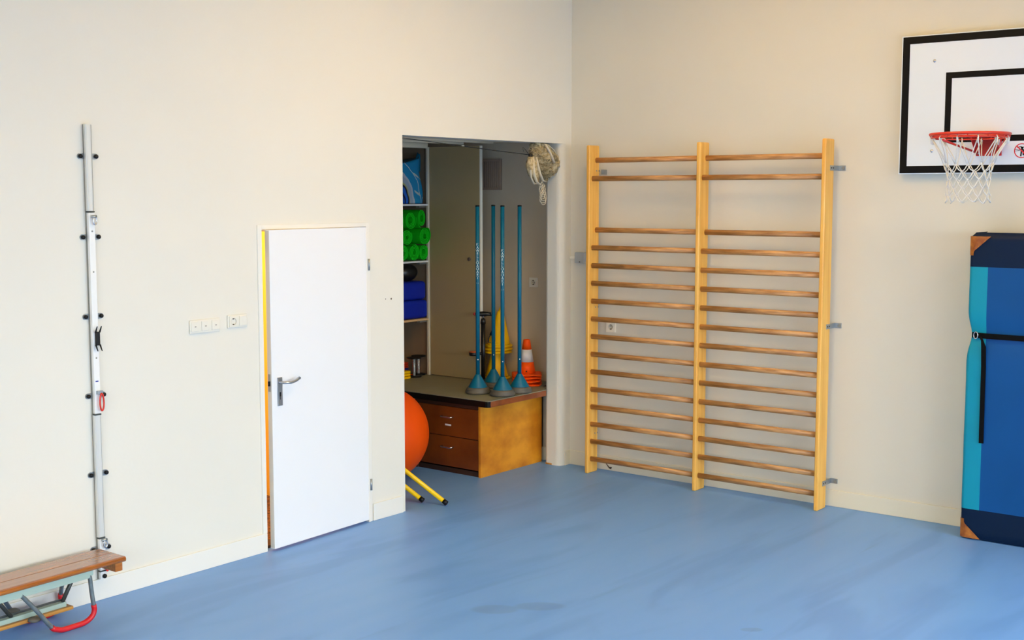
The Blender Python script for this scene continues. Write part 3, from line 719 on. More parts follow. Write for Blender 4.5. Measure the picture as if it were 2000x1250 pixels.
def foot(t, base):
    sg_ = 1 if base < 1 else -1
    P_ = lambda s, z: BP(base+sg_*s, t+(max(0, z-.1)/.156*.075 if t < .1 else 0), z)
    ctrl = [(.212, .256), (.207, .247), (.200, .175), (.190, .098), (.186, .070), (.196, .044), (.222, .025), (.256, .0155), (.294, .0145), (.336, .0145), (.378, .0155), (.414, .027), (.442, .046), (.520, .150), (.596, .245), (.604, .256)]
    def spline(c):
        cs = []
        for i in range(len(c)-1):
            p0 = c[max(i-1, 0)]; p1 = c[i]; p2 = c[i+1]; p3 = c[min(i+2, len(c)-1)]
            for k in range(4):
                u_ = k/4; cs.append(tuple(.5*((2*p1[q])+(-p0[q]+p2[q])*u_+(2*p0[q]-5*p1[q]+4*p2[q]-p3[q])*u_*u_+(-p0[q]+3*p1[q]-3*p2[q]+p3[q])*u_**3) for q in (0, 1)))
        cs.append(c[-1]); return cs
    cs = spline(ctrl); m_ = MB(); m_.tube([P_(a, z) for a, z in cs], .0115, 12); leg = obj('foot_bow', m_, 'tube_steel', bn)
    m_ = MB(); m_.tube([P_(a, max(z, .0145)) for a, z in cs[12 if t > 0 else 11:49]], .0142, 14); obj('red_sleeve', m_, 'red_rubber', leg, label='red rubber sleeve')
for t in (.213, -.050):
    foot(t, 0.0 if t > 0 else .026); foot(t, 3.0 if t > 0 else 2.974)
for s_ in (.50, 2.5):
    for t, zz in ((.040, .125), (.150, .090)):
        m_ = MB(); m_.sphere(BP(s_+(.05 if t < .1 else 0), t, zz), .034, 16, 8, .42); obj('hook_pad', m_, 'grey_rubber', bn)

# ================================================================ STOREROOM : DESK
dk = thing('desk', (-.5, 1.0, 0), 'old desk with green top and birch side standing in the storeroom opening', 'desk')
ZT = .633
def top_prism():
    pl_ = [(-.915, 1.95), (-.915, .165), (-.910, .148), (-.898, .137), (-.880, .132), (.235, .132+.158), (.235, 1.95)]
    pl_ = [(-.915, 1.95), (-.915, .165), (-.910, .148), (-.898, .137), (-.880, .132), (-.150, .132), (-.150, .175), (.0-.02, .175), (-.02, .30), (.235, .30), (.235, 1.95)]
    return pl_
b = MB(); b.prism(top_prism(), lambda x, y, z: (x, y, z), ZT-.006, ZT); top = obj('desktop', b, 'desk_top', dk)
b = MB(); b.box(-.9145, .22, .17, 1.94, ZT-.052, ZT-.006); 
b = MB(); b.prism([(-.913, 1.945), (-.913, .168), (-.908, .152), (-.897, .141), (-.885, .137), (-.885, 1.945)], lambda x, y, z: (x, y, z), ZT-.054, ZT-.006); obj('front_edge_band', b, 'desk_black', top)
b = MB(); b.box(-.885, -.150, .137, .165, ZT-.054, ZT-.006); obj('side_edge_band', b, 'desk_edge', top, .003)
b = MB(); b.box(-.885, -.150, .165, .30, ZT-.054, ZT-.006); b.box(-.885, .22, .30, 1.945, ZT-.054, ZT-.006); obj('desktop_core', b, 'desk_dark', dk)
b = MB(); b.box(-.886, -.075, .240, .262, 0, ZT-.054); sp_ = obj('side_panel', b, 'desk_side', dk, .001, label='orange-yellow birch side panel')
b = MB(); b.box(-.880, -.868, .262, .93, .545, ZT-.054); b.box(-.882, -.080, .92, .94, 0, ZT-.054); b.box(-.10, -.08, .262, .92, .0, ZT-.054); b.box(-.868, -.1, .262, .92, .04, .052)
obj('pedestal_carcass', b, 'desk_dark', dk)
b = MB(); b.box(-.868, -.850, .262, .92, 0, .052); obj('plinth', b, 'desk_dark', dk)
b = MB(); b.box(-.868, -.850, .262, .92, 0, .052)
b = MB(); b.box(-.884, -.12, 1.85, 1.87, 0, ZT-.054); obj('side_panel', b, 'desk_dark', dk)
for (z0, z1, hz, lab) in ((.304, .543, .462, 1), (.054, .298, .215, 0)):
    b = MB(); b.box(-.886, -.866, .264, .905, z0, z1); d_ = obj('drawer', b, 'desk_front', dk, .0015)
    b = MB(); pts = [(-.886, .642, hz), (-.912, .640, hz), (-.916, .630, hz-.002), (-.916, .538, hz-.002), (-.912, .528, hz), (-.886, .526, hz)]
    b.tube(pts, .0065, 8, up=(0, 0, 1)); obj('handle', b, 'chrome', d_)
    if lab: b = MB(); b.box(-.888, -.8855, .548, .612, .386, .400); obj('label_holder', b, 'white_plastic', d_, .002)

# ================================================================ STOREROOM : CUPBOARD WITH OPEN LEAF
cb = thing('cupboard', (-1.1, 1.7, ZT), 'tall built-in cupboard with shelves and one door leaf swung open in the storeroom', 'cupboard')
CY = 1.47
b = MB(); b.box(-.118, -.045, CY, CY+.025, ZT+.001, 2.664); obj('stile', b, 'cupboard_frame', cb, .003)
b = MB(); b.box(-2.19, -2.12, CY, CY+.025, ZT+.001, 2.664); obj('stile', b, 'cupboard_frame', cb, .003)
b = MB(); b.box(-2.12, -.118, CY-.004, CY+.02, 2.652, 2.698); obj('header', b, 'cupboard_frame', cb, .002)
b = MB(); b.box(-.098, -.078, CY+.025, 1.995, ZT+.001, 2.664); obj('side_panel', b, 'cup_inner', cb)
b = MB(); b.box(-2.19, -.098, 1.975, 1.995, ZT+.001, 2.69); obj('back_panel', b, 'cup_inner', cb)
for z, m_, th in ((2.158, 'shelf', .016), (1.657, 'shelf', .016), (1.141, 'shelf_ply', .018)):
    b = MB(); b.box(-2.12, -.100, CY+.002, 1.974, z-th/2-.002, z+th/2-.002); sf = obj('shelf', b, m_, cb, .0015)
    b = MB(); b.box(-.22, -.135, CY+.012, CY+.05, z-th/2-.018, z-th/2-.0025); obj('shelf_bracket', b, 'steel', sf)
b = MB(); b.box(-.100, -.080, .893, CY-.005, ZT+.006, 2.662); lf = obj('door_leaf', b, 'cupboard', cb, .0015, label='open grey-brown door leaf')
b = MB(); b.box(-.099, -.070, .884, .8925, ZT+.006, 2.662); obj('leaf_lipping', b, 'leaf_edge', lf)
b = MB(); b.lathe((-.100, .996, 1.688), [(.006, 0), (.006, -.010), (.016, -.014), (.017, -.022), (.012, -.028), (.001, -.029)], 16, 'x'); obj('knob', b, 'vent_dark', lf)

# ---------------------------------------------------------------- bag on the top shelf
bagm = mat('printed_bag', (18, 130, 176), .4, bump=.5, bscale=14)
def bag_material():
    nt = bagm.node_tree; N = nt.nodes; L = nt.links; bs_ = N['Principled BSDF']
    g = N.new('ShaderNodeNewGeometry'); sx = N.new('ShaderNodeSeparateXYZ'); L.new(g.outputs['Position'], sx.inputs[0])
    nz = N.new('ShaderNodeTexNoise'); nz.inputs['Scale'].default_value = 7; nz.inputs['Detail'].default_value = 1.5; L.new(g.outputs['Position'], nz.inputs['Vector'])
    def m2(op, a, b_):
        n_ = N.new('ShaderNodeMath'); n_.operation = op
        for i, v in enumerate((a, b_)):
            if isinstance(v, (int, float)): n_.inputs[i].default_value = v
            else: L.new(v, n_.inputs[i])
        return n_.outputs[0]
    # distance from a point low on the left: concentric printed bands
    dx = m2('SUBTRACT', sx.outputs['X'], -.47); dz = m2('SUBTRACT', sx.outputs['Z'], 2.17)
    d = m2('SQRT', m2('ADD', m2('MULTIPLY', dx, dx), m2('MULTIPLY', m2('MULTIPLY', dz, dz), .55)), 0)
    d = m2('ADD', m2('MULTIPLY', d, 1.3), m2('MULTIPLY', m2('SUBTRACT', nz.outputs['Fac'], .5), .08))
    rp = N.new('ShaderNodeValToRGB'); cr = rp.color_ramp; cr.interpolation = 'CONSTANT'
    cols = [(0., (150, 160, 60)), (.06, (20, 80, 170)), (.09, (12, 20, 50)), (.115, (26, 96, 190)), (.155, (14, 24, 54)), (.175, (168, 168, 110)), (.19, (150, 164, 180)), (.235, (176, 182, 190)), (.262, (20, 130, 176)), (.36, (196, 204, 200)), (.368, (18, 130, 176))]
    while len(cr.elements) < len(cols): cr.elements.new(.5)
    for e, (p, c) in zip(cr.elements, cols): e.position = p; e.color = (*lin(c), 1)
    L.new(d, rp.inputs['Fac'])
    # pale curved strokes on the cyan part
    w = m2('ADD', m2('SINE', m2('ADD', m2('MULTIPLY', sx.outputs['Z'], 42), m2('MULTIPLY', sx.outputs['X'], 24)), 0), m2('MULTIPLY', m2('SUBTRACT', nz.outputs['Fac'], .5), 1.4))
    st_ = m2('GREATER_THAN', w, .96); right = m2('GREATER_THAN', sx.outputs['X'], -.26); low = m2('LESS_THAN', sx.outputs['Z'], 2.44)
    f_ = m2('MULTIPLY', m2('MULTIPLY', st_, right), low)
    mx = N.new('ShaderNodeMixRGB'); mx.inputs['Color2'].default_value = (*lin((176, 186, 180)), 1); L.new(f_, mx.inputs['Fac']); L.new(rp.outputs['Color'], mx.inputs['Color1'])
    L.new(mx.outputs[0], bs_.inputs['Base Color'])
bag_material(); M['bag'] = bagm
bg = thing('shopping_bag', (-.45, 1.68, 2.166), 'full turquoise printed carrier bag lying on the top cupboard shelf', 'bag')
b = MB(); nu, nv = 40, 26; vs = []
for j in range(nv+1):
    t = j/nv; z = 2.168+.345*t
    for i in range(nu):
        a = 2*PI*i/nu; c_, s_ = math.cos(a), math.sin(a)
        hwx = .345*(1-.08*t**2)+.012*math.sin(6*t); hwy = .110*(1-.30*t**1.5)
        x = -.468+math.copysign(abs(c_)**.28, c_)*hwx; y = 1.600+math.copysign(abs(s_)**.35, s_)*hwy
        k = .5*noise.noise(Vector((x*9, y*9, z*8)))
        x += .02*k*c_; y += .04*k*s_
        zz = z + (.02*noise.noise(Vector((x*6, 2.2, y*4))) + .045*max(0, x+.36)/.2 if t > .7 else 0)*(t-.7)/.3 if t > .7 else z
        vs.append((x, y, zz))
fs = [(j*nu+i, j*nu+(i+1) % nu, (j+1)*nu+(i+1) % nu, (j+1)*nu+i) for j in range(nv) for i in range(nu)]
fs.append(tuple(range(nu))[::-1]); vs.append((-.468, 1.60, 2.48)); fs += [(nv*nu+i, nv*nu+(i+1) % nu, len(vs)-1) for i in range(nu)]
b.add(vs, fs, True); obj('bag_body', b, 'bag', bg)
for x0 in (-.165,):
    h_ = MB(); h_.tube([(x0-.03, 1.56, 2.47), (x0-.004, 1.56, 2.55), (x0+.020, 1.56, 2.61), (x0+.036, 1.56, 2.60), (x0+.040, 1.56, 2.54), (x0+.034, 1.56, 2.45)], .012, 8, r2=.005); obj('carry_handle', h_, 'pole', bg)
b = MB(); b.box(-.42, -.385, 1.90, 1.972, 2.47, 2.60); obj('hook_rail', b, 'black_plastic', cb, label='black bracket on the cupboard back')

# ---------------------------------------------------------------- rolled green mats
def roll(x, z, r, sx, turn, tilt, core, y=CY+.006, ln=.46, label=None, open_=0.):
    m_ = MB(); turns = (r-core)/.0122; n_ = int(turns*22); inn = []; out = []
    for i in range(n_+1):
        a = turn+i/22*2*PI; rr = core+(r-core)*i/n_
        if i > n_-6: rr += open_*(i-(n_-6))/6*.02
        th = .0078
        inn.append(((rr-th)*math.cos(a)*sx, (rr-th)*math.sin(a))); out.append((rr*math.cos(a)*sx, rr*math.sin(a)))
    dx = math.tan(tilt)*ln
    vs = []
    for (yy, ox) in ((0, 0), (ln, dx)):
        for p, q in zip(inn, out): vs += [(p[0]+ox, yy, p[1]), (q[0]+ox, yy, q[1])]
    k = 2*(n_+1); fs = []
    for i in range(n_):
        a_, b_, c_, d_ = 2*i, 2*i+1, 2*i+3, 2*i+2
        fs += [(a_, b_, c_, d_), (k+a_, k+d_, k+c_, k+b_), (b_, k+b_, k+c_, c_), (a_, d_, k+d_, k+a_)]
    fs += [(0, k, k+1, 1), (2*n_, 2*n_+1, k+2*n_+1, k+2*n_)]
    m_.add(vs, fs)
    me = mesh_from(m_, 'rolled_mat'); me.materials.append(M['green_mat'])
    o_ = bpy.data.objects.new('rolled_mat', me); COL.objects.link(o_); o_.location = (x, y, z)
    return tag(o_, label, 'rolled mat', 'green rolled mats on the cupboard shelf')
roll(-.440, 1.738, .073, 1.0, .4, 0, .030, label='green rolled mat at the left end of the bottom row, partly hidden')
roll(-.296, 1.740, .074, .92, 2.0, 0, .026, label='green rolled mat in the middle of the bottom row, narrow slot-like core')
roll(-.172, 1.739, .073, .82, 4.0, 0, .030, label='green rolled mat at the right end of the bottom row against the cupboard side')
roll(-.388, 1.876, .070, 1.02, 1.2, 0, .022, label='green rolled mat at the left of the middle row with flattened core')
roll(-.196, 1.882, .078, .95, -.5, 0, .026, y=CY-.03, label='large loosely rolled green mat at the right of the middle row', open_=.6)
roll(-.340, 2.022, .077, .90, 4.6, 0, .036, label='green rolled mat with a wide open core, upper row centre', open_=.5)
roll(-.196, 2.038, .079, .66, 1.3, 0, .036, label='upright oval green rolled mat at the right of the upper row', open_=.5)
roll(-.485, 2.016, .070, .85, .2, 0, .03, label='green rolled mat at the left end of the upper row, only its rim showing')

# ---------------------------------------------------------------- things on the lower shelf
def foam(x0, x1, y0, y1, z0, z1, label):
    b = MB(); b.box(x0, x1, y0, y1, z0, z1)
    o_ = obj('foam_block', b, 'blue_block', None, .035, label=label, cat='foam block', group='blue foam blocks in the cupboard', origin=((x0+x1)/2, (y0+y1)/2, z0), seg=5)
    for p in o_.data.polygons: p.use_smooth = True
foam(-.78, -.104, 1.485, 1.90, 1.150, 1.314, 'blue foam block lying directly on the plywood shelf, lower of the pair')
foam(-.80, -.118, 1.49, 1.88, 1.316, 1.480, 'blue foam block on top of the other one under the black ball')
b = MB(); b.sphere((-.265, 1.60, 1.5575), .0775, 32, 18, 1.0)
for v in b.v: v.x = -.265+(v.x+.265)*1.55
bl = obj('black_ball', b, 'black_ball', None, label='black oval ball squeezed between blue foam block and shelf', cat='ball', origin=(-.265, 1.60, 1.48))
bt = thing('marker_cone', (-.33, 1.66, ZT), 'orange cone with white band on the cupboard floor, mostly hidden by the wall edge', 'traffic cone', 'cones in the storeroom')
prof = lambda a, b_, n_=6: [(a[0]+(b_[0]-a[0])*i/n_, a[1]+(b_[1]-a[1])*i/n_) for i in range(n_+1)]
def cone_parts(t, c, z0, H, r0, r1, bands, base=None, basem='cone_orange'):
    cx, cy_ = c
    fz = lambda z: r0+(r1-r0)*(z/H)
    for (a, b_, m_, nm) in bands:
        q = MB(); pr_ = [(fz(a*H), z0+a*H), (fz(b_*H), z0+b_*H)]
        if b_ > .99: pr_ += [(fz(H)*.6, z0+H+.002), (1e-5, z0+H+.0015)]
        q.lathe((cx, cy_, 0), pr_, 28); obj(nm, q, m_, t)
cone_parts(bt, (-.345, 1.66), ZT+.012, .42, .085, .018, [(0, .28, 'cone_orange', 'cone_body'), (.28, .50, 'cone_orange', 'cone_body'), (.50, .76, 'cone_white', 'reflective_band'), (.76, 1., 'cone_orange', 'cone_tip')])
b = MB(); b.box(-.455, -.235, 1.55, 1.77, ZT+.0005, ZT+.014); obj('base', b, 'cone_orange', bt, .004)
ds_ = [('disc_green', .0), ('disc_blue', .018), ('disc_blue', .036), ('disc_red', .054), ('disc_red', .072), ('disc_red', .090)]
nm_ = {'disc_green': 'green', 'disc_blue': 'blue', 'disc_red': 'red-orange'}
# stack of marker discs right of the cone
for i, (m_, dz) in enumerate(ds_):
    b = MB(); zc = ZT+.001+dz; b.lathe((-.205, 1.735, 0), [(.064, zc), (.072, zc+.006), (.070, zc+.010), (.030, zc+.017), (.022, zc+.0165)], 24)
    pos = ['bottom', 'second from the bottom', 'third from the bottom', 'third from the top', 'second from the top', 'topmost'][i]
    obj('marker_disc', b, m_, None, label='%s plastic marker disc, %s of the stack behind the black spools' % (nm_[m_], pos), cat='marker disc', group='stacked marker discs', origin=(-.205, 1.735, zc))
b = MB()
yb = thing('yellow_crate', (-.42, 1.50, ZT), 'yellow plastic crate edge at the front of the cupboard beside the black spools', 'crate')
for k in range(3):
    b = MB(); b.box(-.60, -.378, 1.455, 1.54, ZT+.001+.024*k, ZT+.021+.024*k); obj('slat', b, 'cone_yellow', yb, .003)
def spool(x, y, label):
    t = thing('hand_trainer', (x, y, ZT), label, 'hand trainer', 'black spools with chrome springs')
    for z0, z1 in ((.001, .012), (.165, .176)):
        b = MB(); b.lathe((x, y, 0), [(.060, ZT+z0), (.066, ZT+z0+.003), (.066, ZT+z1-.003), (.058, ZT+z1), (.012, ZT+z1+.002)], 28); obj('disc', b, 'black_plastic', t)
    b = MB(); b.cyl((x, y, ZT+.012), (x, y, ZT+.165), .012, n=12); co = obj('spindle', b, 'alu', t)
    b = MB(); b.tube([(x+.0155*math.cos(k*.7), y+.0155*math.sin(k*.7), ZT+.040+.110*k/100) for k in range(100)], .0025, 6); obj('spring', b, 'chrome', co)
spool(-.292, 1.492, 'black spool with chrome spring, left front one of the two in the cupboard')
spool(-.160, 1.560, 'black spool with chrome spring, right one farther back in the cupboard')

# ================================================================ SLALOM POLES
LET = 'KAWELLOAOAET='
def slalom(x, y, label, letters=True, x2=None):
    t = thing('slalom_pole', (x, y, ZT), label, 'slalom pole', 'blue slalom poles on the desk')
    b = MB(); b.lathe((x, y, ZT+.001), [(.096, 0), (.104, .008), (.104, .020), (.098, .028), (.099, .030), (.090, .044), (.080, .050)], 36); obj('rubber_base', b, 'weight_rubber', t)
    b = MB(); b.lathe((x, y, ZT+.001), [(.080, .050), (.0785, .054), (.046, .108), (.024, .146), (.021, .152), (.017, .154)], 36); obj('cone_foot', b, 'pole', t)
    b = MB(); b.cyl((x, y, ZT+.150), (x, y, 2.150), .0162, n=20); s_ = obj('shaft', b, 'pole', t)
    b = MB(); b.lathe((x, y, 2.150), [(.0172, 0), (.0172, .010), (.010, .012)], 20); obj('end_cap', b, 'black_plastic', s_)
    if letters is not None:
        # letters stacked down the shaft, facing the hall
        dirv = Vector((-8.48-x, -6.01-y, 0)).normalized(); phi0 = math.atan2(dirv.y, dirv.x)-.05
        zt = letters
        for k, ch in enumerate(LET):
            if ch == ' ': continue
            zc = zt-.0245*k-(.02 if ch == '=' else 0)
            fn = lambda a, b2, c, zc=zc: Vector((x+(.0165+c)*math.cos(phi0+a/.0165), y+(.0165+c)*math.sin(phi0+a/.0165), zc+b2))
            text_mesh(ch, .031, fn, 'printed_letter', 'pole_text', s_)
    b = MB(); b.lathe((x+.0165*math.cos(3.9), y+.0165*math.sin(3.9), .91), [(.004, -.004), (.005, 0), (.004, .004)], 8); obj('pin', b, 'white_plastic', s_)
    return t
slalom(-.640, .470, 'blue slalom pole, leftmost, in front of the open cupboard leaf', 1.845)
slalom(-.325, .560, 'blue slalom pole, second from the left, its base behind the others', None)
slalom(-.612, .235, 'blue slalom pole with the foremost base on the desk, lettered shaft in the middle', 1.802)
slalom(-.405, .222, 'blue slalom pole, rightmost, just left of the orange cones', None)

# ================================================================ CONES ON THE DESK
def ycone(x, y, z, H, r0, label, dx=0., top=False):
    t = thing('yellow_cone', (x, y, z), label, 'cone', 'stacked yellow cones')
    b = MB(); b.lathe((x, y, z+.0008), [(r0, 0), (r0, .010), (r0*.93, .018), (r0*.80, .022)], 36); obj('flange', b, 'cone_yellow', t)
    b = MB(); pr_ = [(r0*.86, z+.022), (r0*.80, z+.030)]+[(r0*.80+(.013-r0*.80)*k/10, z+.030+(H-.030)*k/10) for k in range(1, 11)]+[(.008, z+H+.004), (1e-5, z+H+.005)]
    b.lathe((x, y, 0), pr_, 36)
    for v in b.v: v.x += dx*(v.z-z)
    obj('cone_body', b, 'cone_yellow', t)
YX, YY = .108, .872
ycone(YX, YY, ZT+.0005, .36, .124, 'yellow cone at the bottom of the stack, standing on the desk')
ycone(YX+.012, YY-.004, ZT+.228, .36, .126, 'yellow cone nested second from the bottom of the stack', .03)
ycone(YX+.016, YY-.004, ZT+.254, .35, .129, 'yellow cone nested third from the bottom of the stack', .08)
ycone(YX+.020, YY-.005, ZT+.282, .345, .124, 'topmost yellow cone of the stack with its tip showing', .11)
OX, OY = -.012, .448
def sqbase(x, y, z, h, rot_, wave, label, full=False):
    t = thing('orange_cone', (x, y, z), label, 'traffic cone', 'stacked orange cones')
    b = MB(); n_ = 32; vs = []
    prof = [(0, .0), (1., 0.), (1., 1.), (.62, 1.7)]
    for k_, (q, hh) in enumerate([(.55, .1), (1., 0.), (1., .5), (.85, .75), (.5, 1.)]):
        for i in range(n_):
            a = 2*PI*i/n_; m_ = max(abs(math.cos(a)), abs(math.sin(a)))
            r = h*((1/m_)**.75); aa = a+rot_
            wz = wave*math.sin(3*a+x*40+z*60)*(q**3)
            vs.append((x+r*q*math.cos(aa), y+r*q*math.sin(aa), z+.0006+abs(wave)+hh*.016+wz))
    fs = [(j*n_+i, j*n_+(i+1) % n_, (j+1)*n_+(i+1) % n_, (j+1)*n_+i) for j in range(4) for i in range(n_)]
    b.add(vs, fs, True); obj('base', b, 'cone_orange', t); return t
NZ = 4
for i in range(NZ):
    t = sqbase(OX, OY, ZT+.0255*i, .128, .55+.05*i, .0 if i == 0 else .006, ['orange cone at the bottom of the stack, its square base flat on the desk', 'orange cone second from the bottom of the stack with wavy base', 'orange cone third from the bottom of the stack with wavy base', 'topmost orange cone of the stack showing its white band'][i])
    zb = ZT+.0255*i+.014
    if i < NZ-1:
        b = MB(); b.lathe((OX, OY, 0), [(.074, zb), (.068, zb+.03), (.030, zb+.27), (.026, zb+.27)], 24); obj('cone_body', b, 'cone_orange', t)
    else:
        H_ = .292; f0 = lambda u: .076+(.029-.076)*u
        for (a_, b_, m_, nm) in ((0, .52, 'cone_orange', 'cone_body'), (.52, .84, 'cone_white', 'white_band'), (.84, 1., 'cone_orange', 'cone_tip')):
            a2, b2 = (a_, b_)
            if nm == 'cone_body': b2 = .36
            if nm == 'white_band': a2, b2 = .36, .72
            if nm == 'cone_tip': a2 = .72
            pr_ = [(f0(a2), zb+a2*H_), (f0(b2), zb+b2*H_)]
            if nm == 'cone_tip': pr_ += [(f0(1)*.85, zb+H_+.004), (.018, zb+H_+.002), (.016, zb+H_-.02)]
            b = MB(); b.lathe((OX, OY, 0), pr_, 32); obj(nm, b, m_, t)
        b = MB(); b.lathe((OX-.072*math.cos(.62), OY-.072*math.sin(.62)-.0, zb+.028), [(1e-5, -.008), (.008, 0), (1e-5, .008)], 10); obj('grip_hole', b, 'black_plastic', t)

# ================================================================ FLOOR PUMP
PX, PY = -.094, .860
pm = thing('bicycle_pump', (PX, PY, ZT), 'black floor pump with orange-topped gauge standing on the desk beside the yellow cones', 'pump')
b = MB(); b.cyl((PX, PY, ZT+.02), (PX, PY, ZT+.50), .019, n=20); b.cyl((PX, PY, ZT+.50), (PX, PY, ZT+.545), .024, .018, n=20); obj('barrel', b, 'pump', pm)
b = MB(); b.cyl((PX, PY, ZT+.545), (PX, PY, ZT+.58), .009, n=10); obj('piston_rod', b, 'chrome', pm)
dv = Vector((.62, -.78, 0)); c0 = Vector((PX, PY, ZT+.585))
b = MB(); b.tube([c0-dv*.068+Vector((0, 0, -.004)), c0-dv*.04, c0, c0+dv*.04, c0+dv*.068+Vector((0, 0, -.002))], [.016, .018, .024, .018, .017], 12); hd = obj('handle', b, 'pump', pm)
b = MB(); b.sphere(c0-dv*.074, .0135, 12, 8); obj('handle_tip', b, 'red_dot', hd)
b = MB(); b.box(PX-.05, PX+.045, PY-.035, PY+.022, ZT+.0005, ZT+.02); obj('foot_plate', b, 'pump', pm, .006)
g0 = c0-dv*.085+Vector((0, 0, -.345))
b = MB(); b.cyl(Vector((PX, PY, g0.z)), g0+dv*.03, .012, n=10); b.lathe(tuple(g0), [(.036, -.018), (.040, -.012), (.040, .008), (.036, .012)], 24); gg = obj('gauge', b, 'pump', pm)
b = MB(); b.lathe(tuple(g0), [(.037, .0125), (.034, .018), (.028, .019)], 24); obj('gauge_rim', b, 'orange_dot', gg)
b = MB(); hs_ = [c0+dv*.066+Vector((0, 0, -.006)), c0+dv*.085+Vector((0, 0, -.03)), c0+dv*.088+Vector((0, 0, -.10)), c0+dv*.075+Vector((0, 0, -.16)), c0+dv*.060+Vector((0, 0, -.19)), c0+dv*.045+Vector((0, 0, -.22)), c0+dv*.05+Vector((0, 0, -.25)), c0+dv*.065+Vector((0, 0, -.245))]
b.tube(hs_, .0045, 8); hz_ = obj('hose', b, 'pump', pm)
b = MB(); b.cyl(c0+dv*.082+Vector((0, 0, -.145)), c0+dv*.065+Vector((0, 0, -.185)), .010, .012, n=10); obj('valve_head', b, 'pump', hz_)

# ================================================================ VENT GRILLE
vg = thing('vent_grille', (.25, 1.0, 2.42), 'grey-brown slatted vent grille on the storeroom wall above the poles', 'vent')
y0, y1, z0, z1 = .925, 1.150, 2.286, 2.560
b = MB(); b.box(.244, .2498, y0, y1, z0, z1); obj('backing', b, 'vent_dark', vg)
b = MB(); b.box(.234, .2445, y0, y1, z1-.022, z1); b.box(.234, .2445, y0, y1, z0, z0+.022); b.box(.234, .2445, y0, y0+.03, z0+.022, z1-.022); b.box(.234, .2445, y1-.03, y1, z0+.022, z1-.022)
obj('frame', b, 'vent', vg, .002)
for k in range(7):
    ya = y0+.036+.0225*k; b = MB(); b.box(.237, .2445, ya, ya+.016, z0+.022, z1-.022); obj('slat', b, 'vent', vg, .001)

# ================================================================ GYM BALL, YELLOW TRESTLE
b = MB(); b.sphere((-1.424, .807, .3755), .375, 64, 32)
bo = obj('gym_ball', b, 'ball_orange', None, label='large orange gym ball on the floor half hidden behind the left wall edge', cat='ball', origin=(-1.424, .807, 0))
tr = thing('yellow_trestle', (-1.80, .4, 0), 'yellow tube trestle with black end caps leaning out of the storeroom onto the floor', 'trestle')
def leg(p, d, L_, nm='leg'):
    p = Vector(p); d = Vector(d).normalized()
    b = MB(); b.cyl(p+d*.028, p+d*L_, .0165, n=18); lg = obj(nm, b, 'yellow_tube', tr)
    b = MB(); b.cyl(p, p+d*.032, .0185, n=18); obj('end_cap', b, 'black_plastic', lg)
    return p+d*L_
a1 = leg((-1.722, -.130, .0165), (-.088, .345, .222), 1.0)
a2 = leg((-1.765, .060, .0165), (-.105, .310, .215), .92)
b = MB(); b.tube([a1, (a1+a2)/2, a2], .015, 12); obj('crossbar', b, 'yellow_tube', tr)
for q in (a1, a2):
    b = MB(); b.cyl(q, (q.x+.01, q.y+.28, .0), .015, n=14); obj('leg', b, 'yellow_tube', tr)

# ================================================================ HANGING NET AND WIRE
rope = MB(); pts = [(-2.018, .10, 2.648), (-1.90, .10, 2.643), (-1.60, .10, 2.626), (-1.26, .10, 2.606), (-.9, .10, 2.585), (-.62, .10, 2.571), (-.44, .10, 2.562)]
rope.tube(pts, .0028, 6)
rope.tube([(-.44, .10, 2.562), (-.50, .09, 2.600), (-.535, .09, 2.618), (-.52, .095, 2.585)], .002, 6)
obj('wire', rope, 'rope', None, label='thin dark wire strung under the lintel of the storeroom opening', cat='wire', origin=(-1.26, .10, 2.606))
b = MB(); b.box(-1.275, -1.245, .092, .108, 2.605, 2.612); obj('wire_clip', b, 'cream_plastic_dark', None, .002, label='small white clip on the wire above the cupboard leaf', cat='clip', origin=(-1.26, .1, 2.606))
nb = thing('net_bundle', (-.33, .08, 2.65), 'bunched up cream sports net hanging at the top right corner of the storeroom opening', 'net')
b = MB(); nu, nv = 40, 30; vs = []
for j in range(nv+1):
    t = j/nv
    for i in range(nu):
        a = 2*PI*i/nu
        prof_ = (math.sin(PI*min(1, t*1.0+.08))**.6)
        z = 2.652-.285*t; cxn = -.36+.13*math.sin(t*2.2); r = (.115*prof_+.01)*(1+.0*t)
        p = Vector((cxn+r*1.15*math.cos(a), .075+r*.62*math.sin(a), z))
        k = .030*noise.noise(p*22)+.014*noise.noise(p*55)
        p += Vector((math.cos(a), math.sin(a)*.6, .3)).normalized()*k; vs.append(p)
fs = [(j*nu+i, j*nu+(i+1) % nu, (j+1)*nu+(i+1) % nu, (j+1)*nu+i) for j in range(nv) for i in range(nu)]
fs += [tuple(range(nu))[::-1], tuple(nv*nu+i for i in range(nu))]
b.add(vs, fs, True); obj('netting', b, 'net_old', nb)
rnd = random.Random(11); b = MB()
for k in range(130):
    t = rnd.random(); a = rnd.uniform(PI*.9, PI*2.1); pts = []; cxn = -.36+.13*math.sin(t*2.2)
    for q in range(7):
        t2 = min(1, max(0.02, t+(q-3)*rnd.uniform(.01, .05))); a2 = a+(q-3)*rnd.uniform(-.12, .22)
        r = .115*(math.sin(PI*min(1, t2+.08))**.6)+.016
        pts.append((cxn+r*1.15*math.cos(a2), .075+r*.66*math.sin(a2), 2.648-.285*t2+rnd.uniform(-.008, .008)))
    b.tube(pts, .0022, 5)
o_ = obj('net_strands', b, 'net_old', nb); o_['kind'] = 'stuff'
b = MB(); nu, nv = 24, 16; vs = []
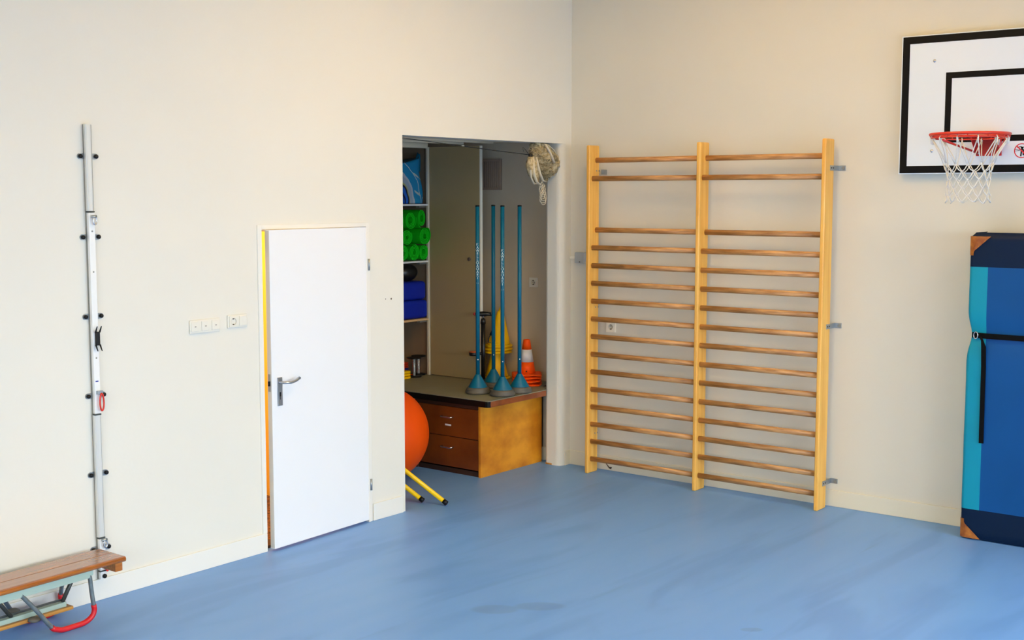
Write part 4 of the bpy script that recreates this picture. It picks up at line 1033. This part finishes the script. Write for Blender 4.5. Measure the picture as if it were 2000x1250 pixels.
for j in range(nv+1):
    t = j/nv; r_ = .062*math.sin(PI*min(1, t*.86+.10))**.7+.004
    for i in range(nu):
        a = 2*PI*i/nu; p = Vector((-.455+.075*t*t+r_*math.cos(a), .065+r_*.6*math.sin(a), 2.545-.205*t))
        p += Vector((math.cos(a), math.sin(a)*.6, 0))*(.014*noise.noise(Vector((a*2.5, t*3, 7)))+.006*noise.noise(p*70)); vs.append(p)
b.add(vs, [(j*nu+i, j*nu+(i+1) % nu, (j+1)*nu+(i+1) % nu, (j+1)*nu+i) for j in range(nv) for i in range(nu)]+[tuple(range(nu))[::-1], tuple(nv*nu+i for i in range(nu))], True)
obj('netting', b, 'net_old', nb)
def band(pts, w, nm='edge_band', m_='net_band'):
    b = MB(); b.tube(pts, w, 8, r2=w*.35, up=(0, -1, 0)); obj(nm, b, m_, nb)
band([(-.36, -.0, 2.645), (-.33, -.012, 2.60), (-.295, -.02, 2.545), (-.265, -.02, 2.50)], .013)
band([(-.37, 0, 2.648), (-.30, .0, 2.630), (-.24, .0, 2.60), (-.20, .0, 2.56)], .008)
band([(-.455, .05, 2.545), (-.470, .035, 2.47), (-.465, .03, 2.40), (-.43, .03, 2.345), (-.385, .03, 2.325)], .014)
band([(-.44, .03, 2.540), (-.430, .02, 2.48), (-.405, .015, 2.41), (-.37, .015, 2.355), (-.325, .02, 2.35)], .012)
band([(-.47, .06, 2.54), (-.49, .05, 2.46), (-.48, .05, 2.38), (-.44, .05, 2.33), (-.36, .04, 2.335)], .010)
lp = MB(); rnd = random.Random(5)
for k in range(9):
    z = 2.345-.022*(k % 5); w = rnd.uniform(.022, .034); x = -.355+.004*k+rnd.uniform(-.012, .012); h_ = .035+.014*k*.6
    lp.tube([(x+w*math.cos(a), .04+.012*math.sin(a*2), z-h_*.5+h_*.62*math.sin(a)) for a in [2*PI*q/16 for q in range(16)]], .0024, 5, True)
obj('cord_loop', lp, 'net_band', nb)
kn = MB(); kn.sphere((-.442, .085, 2.556), .017, 12, 8); obj('knot', kn, 'rope', nb)
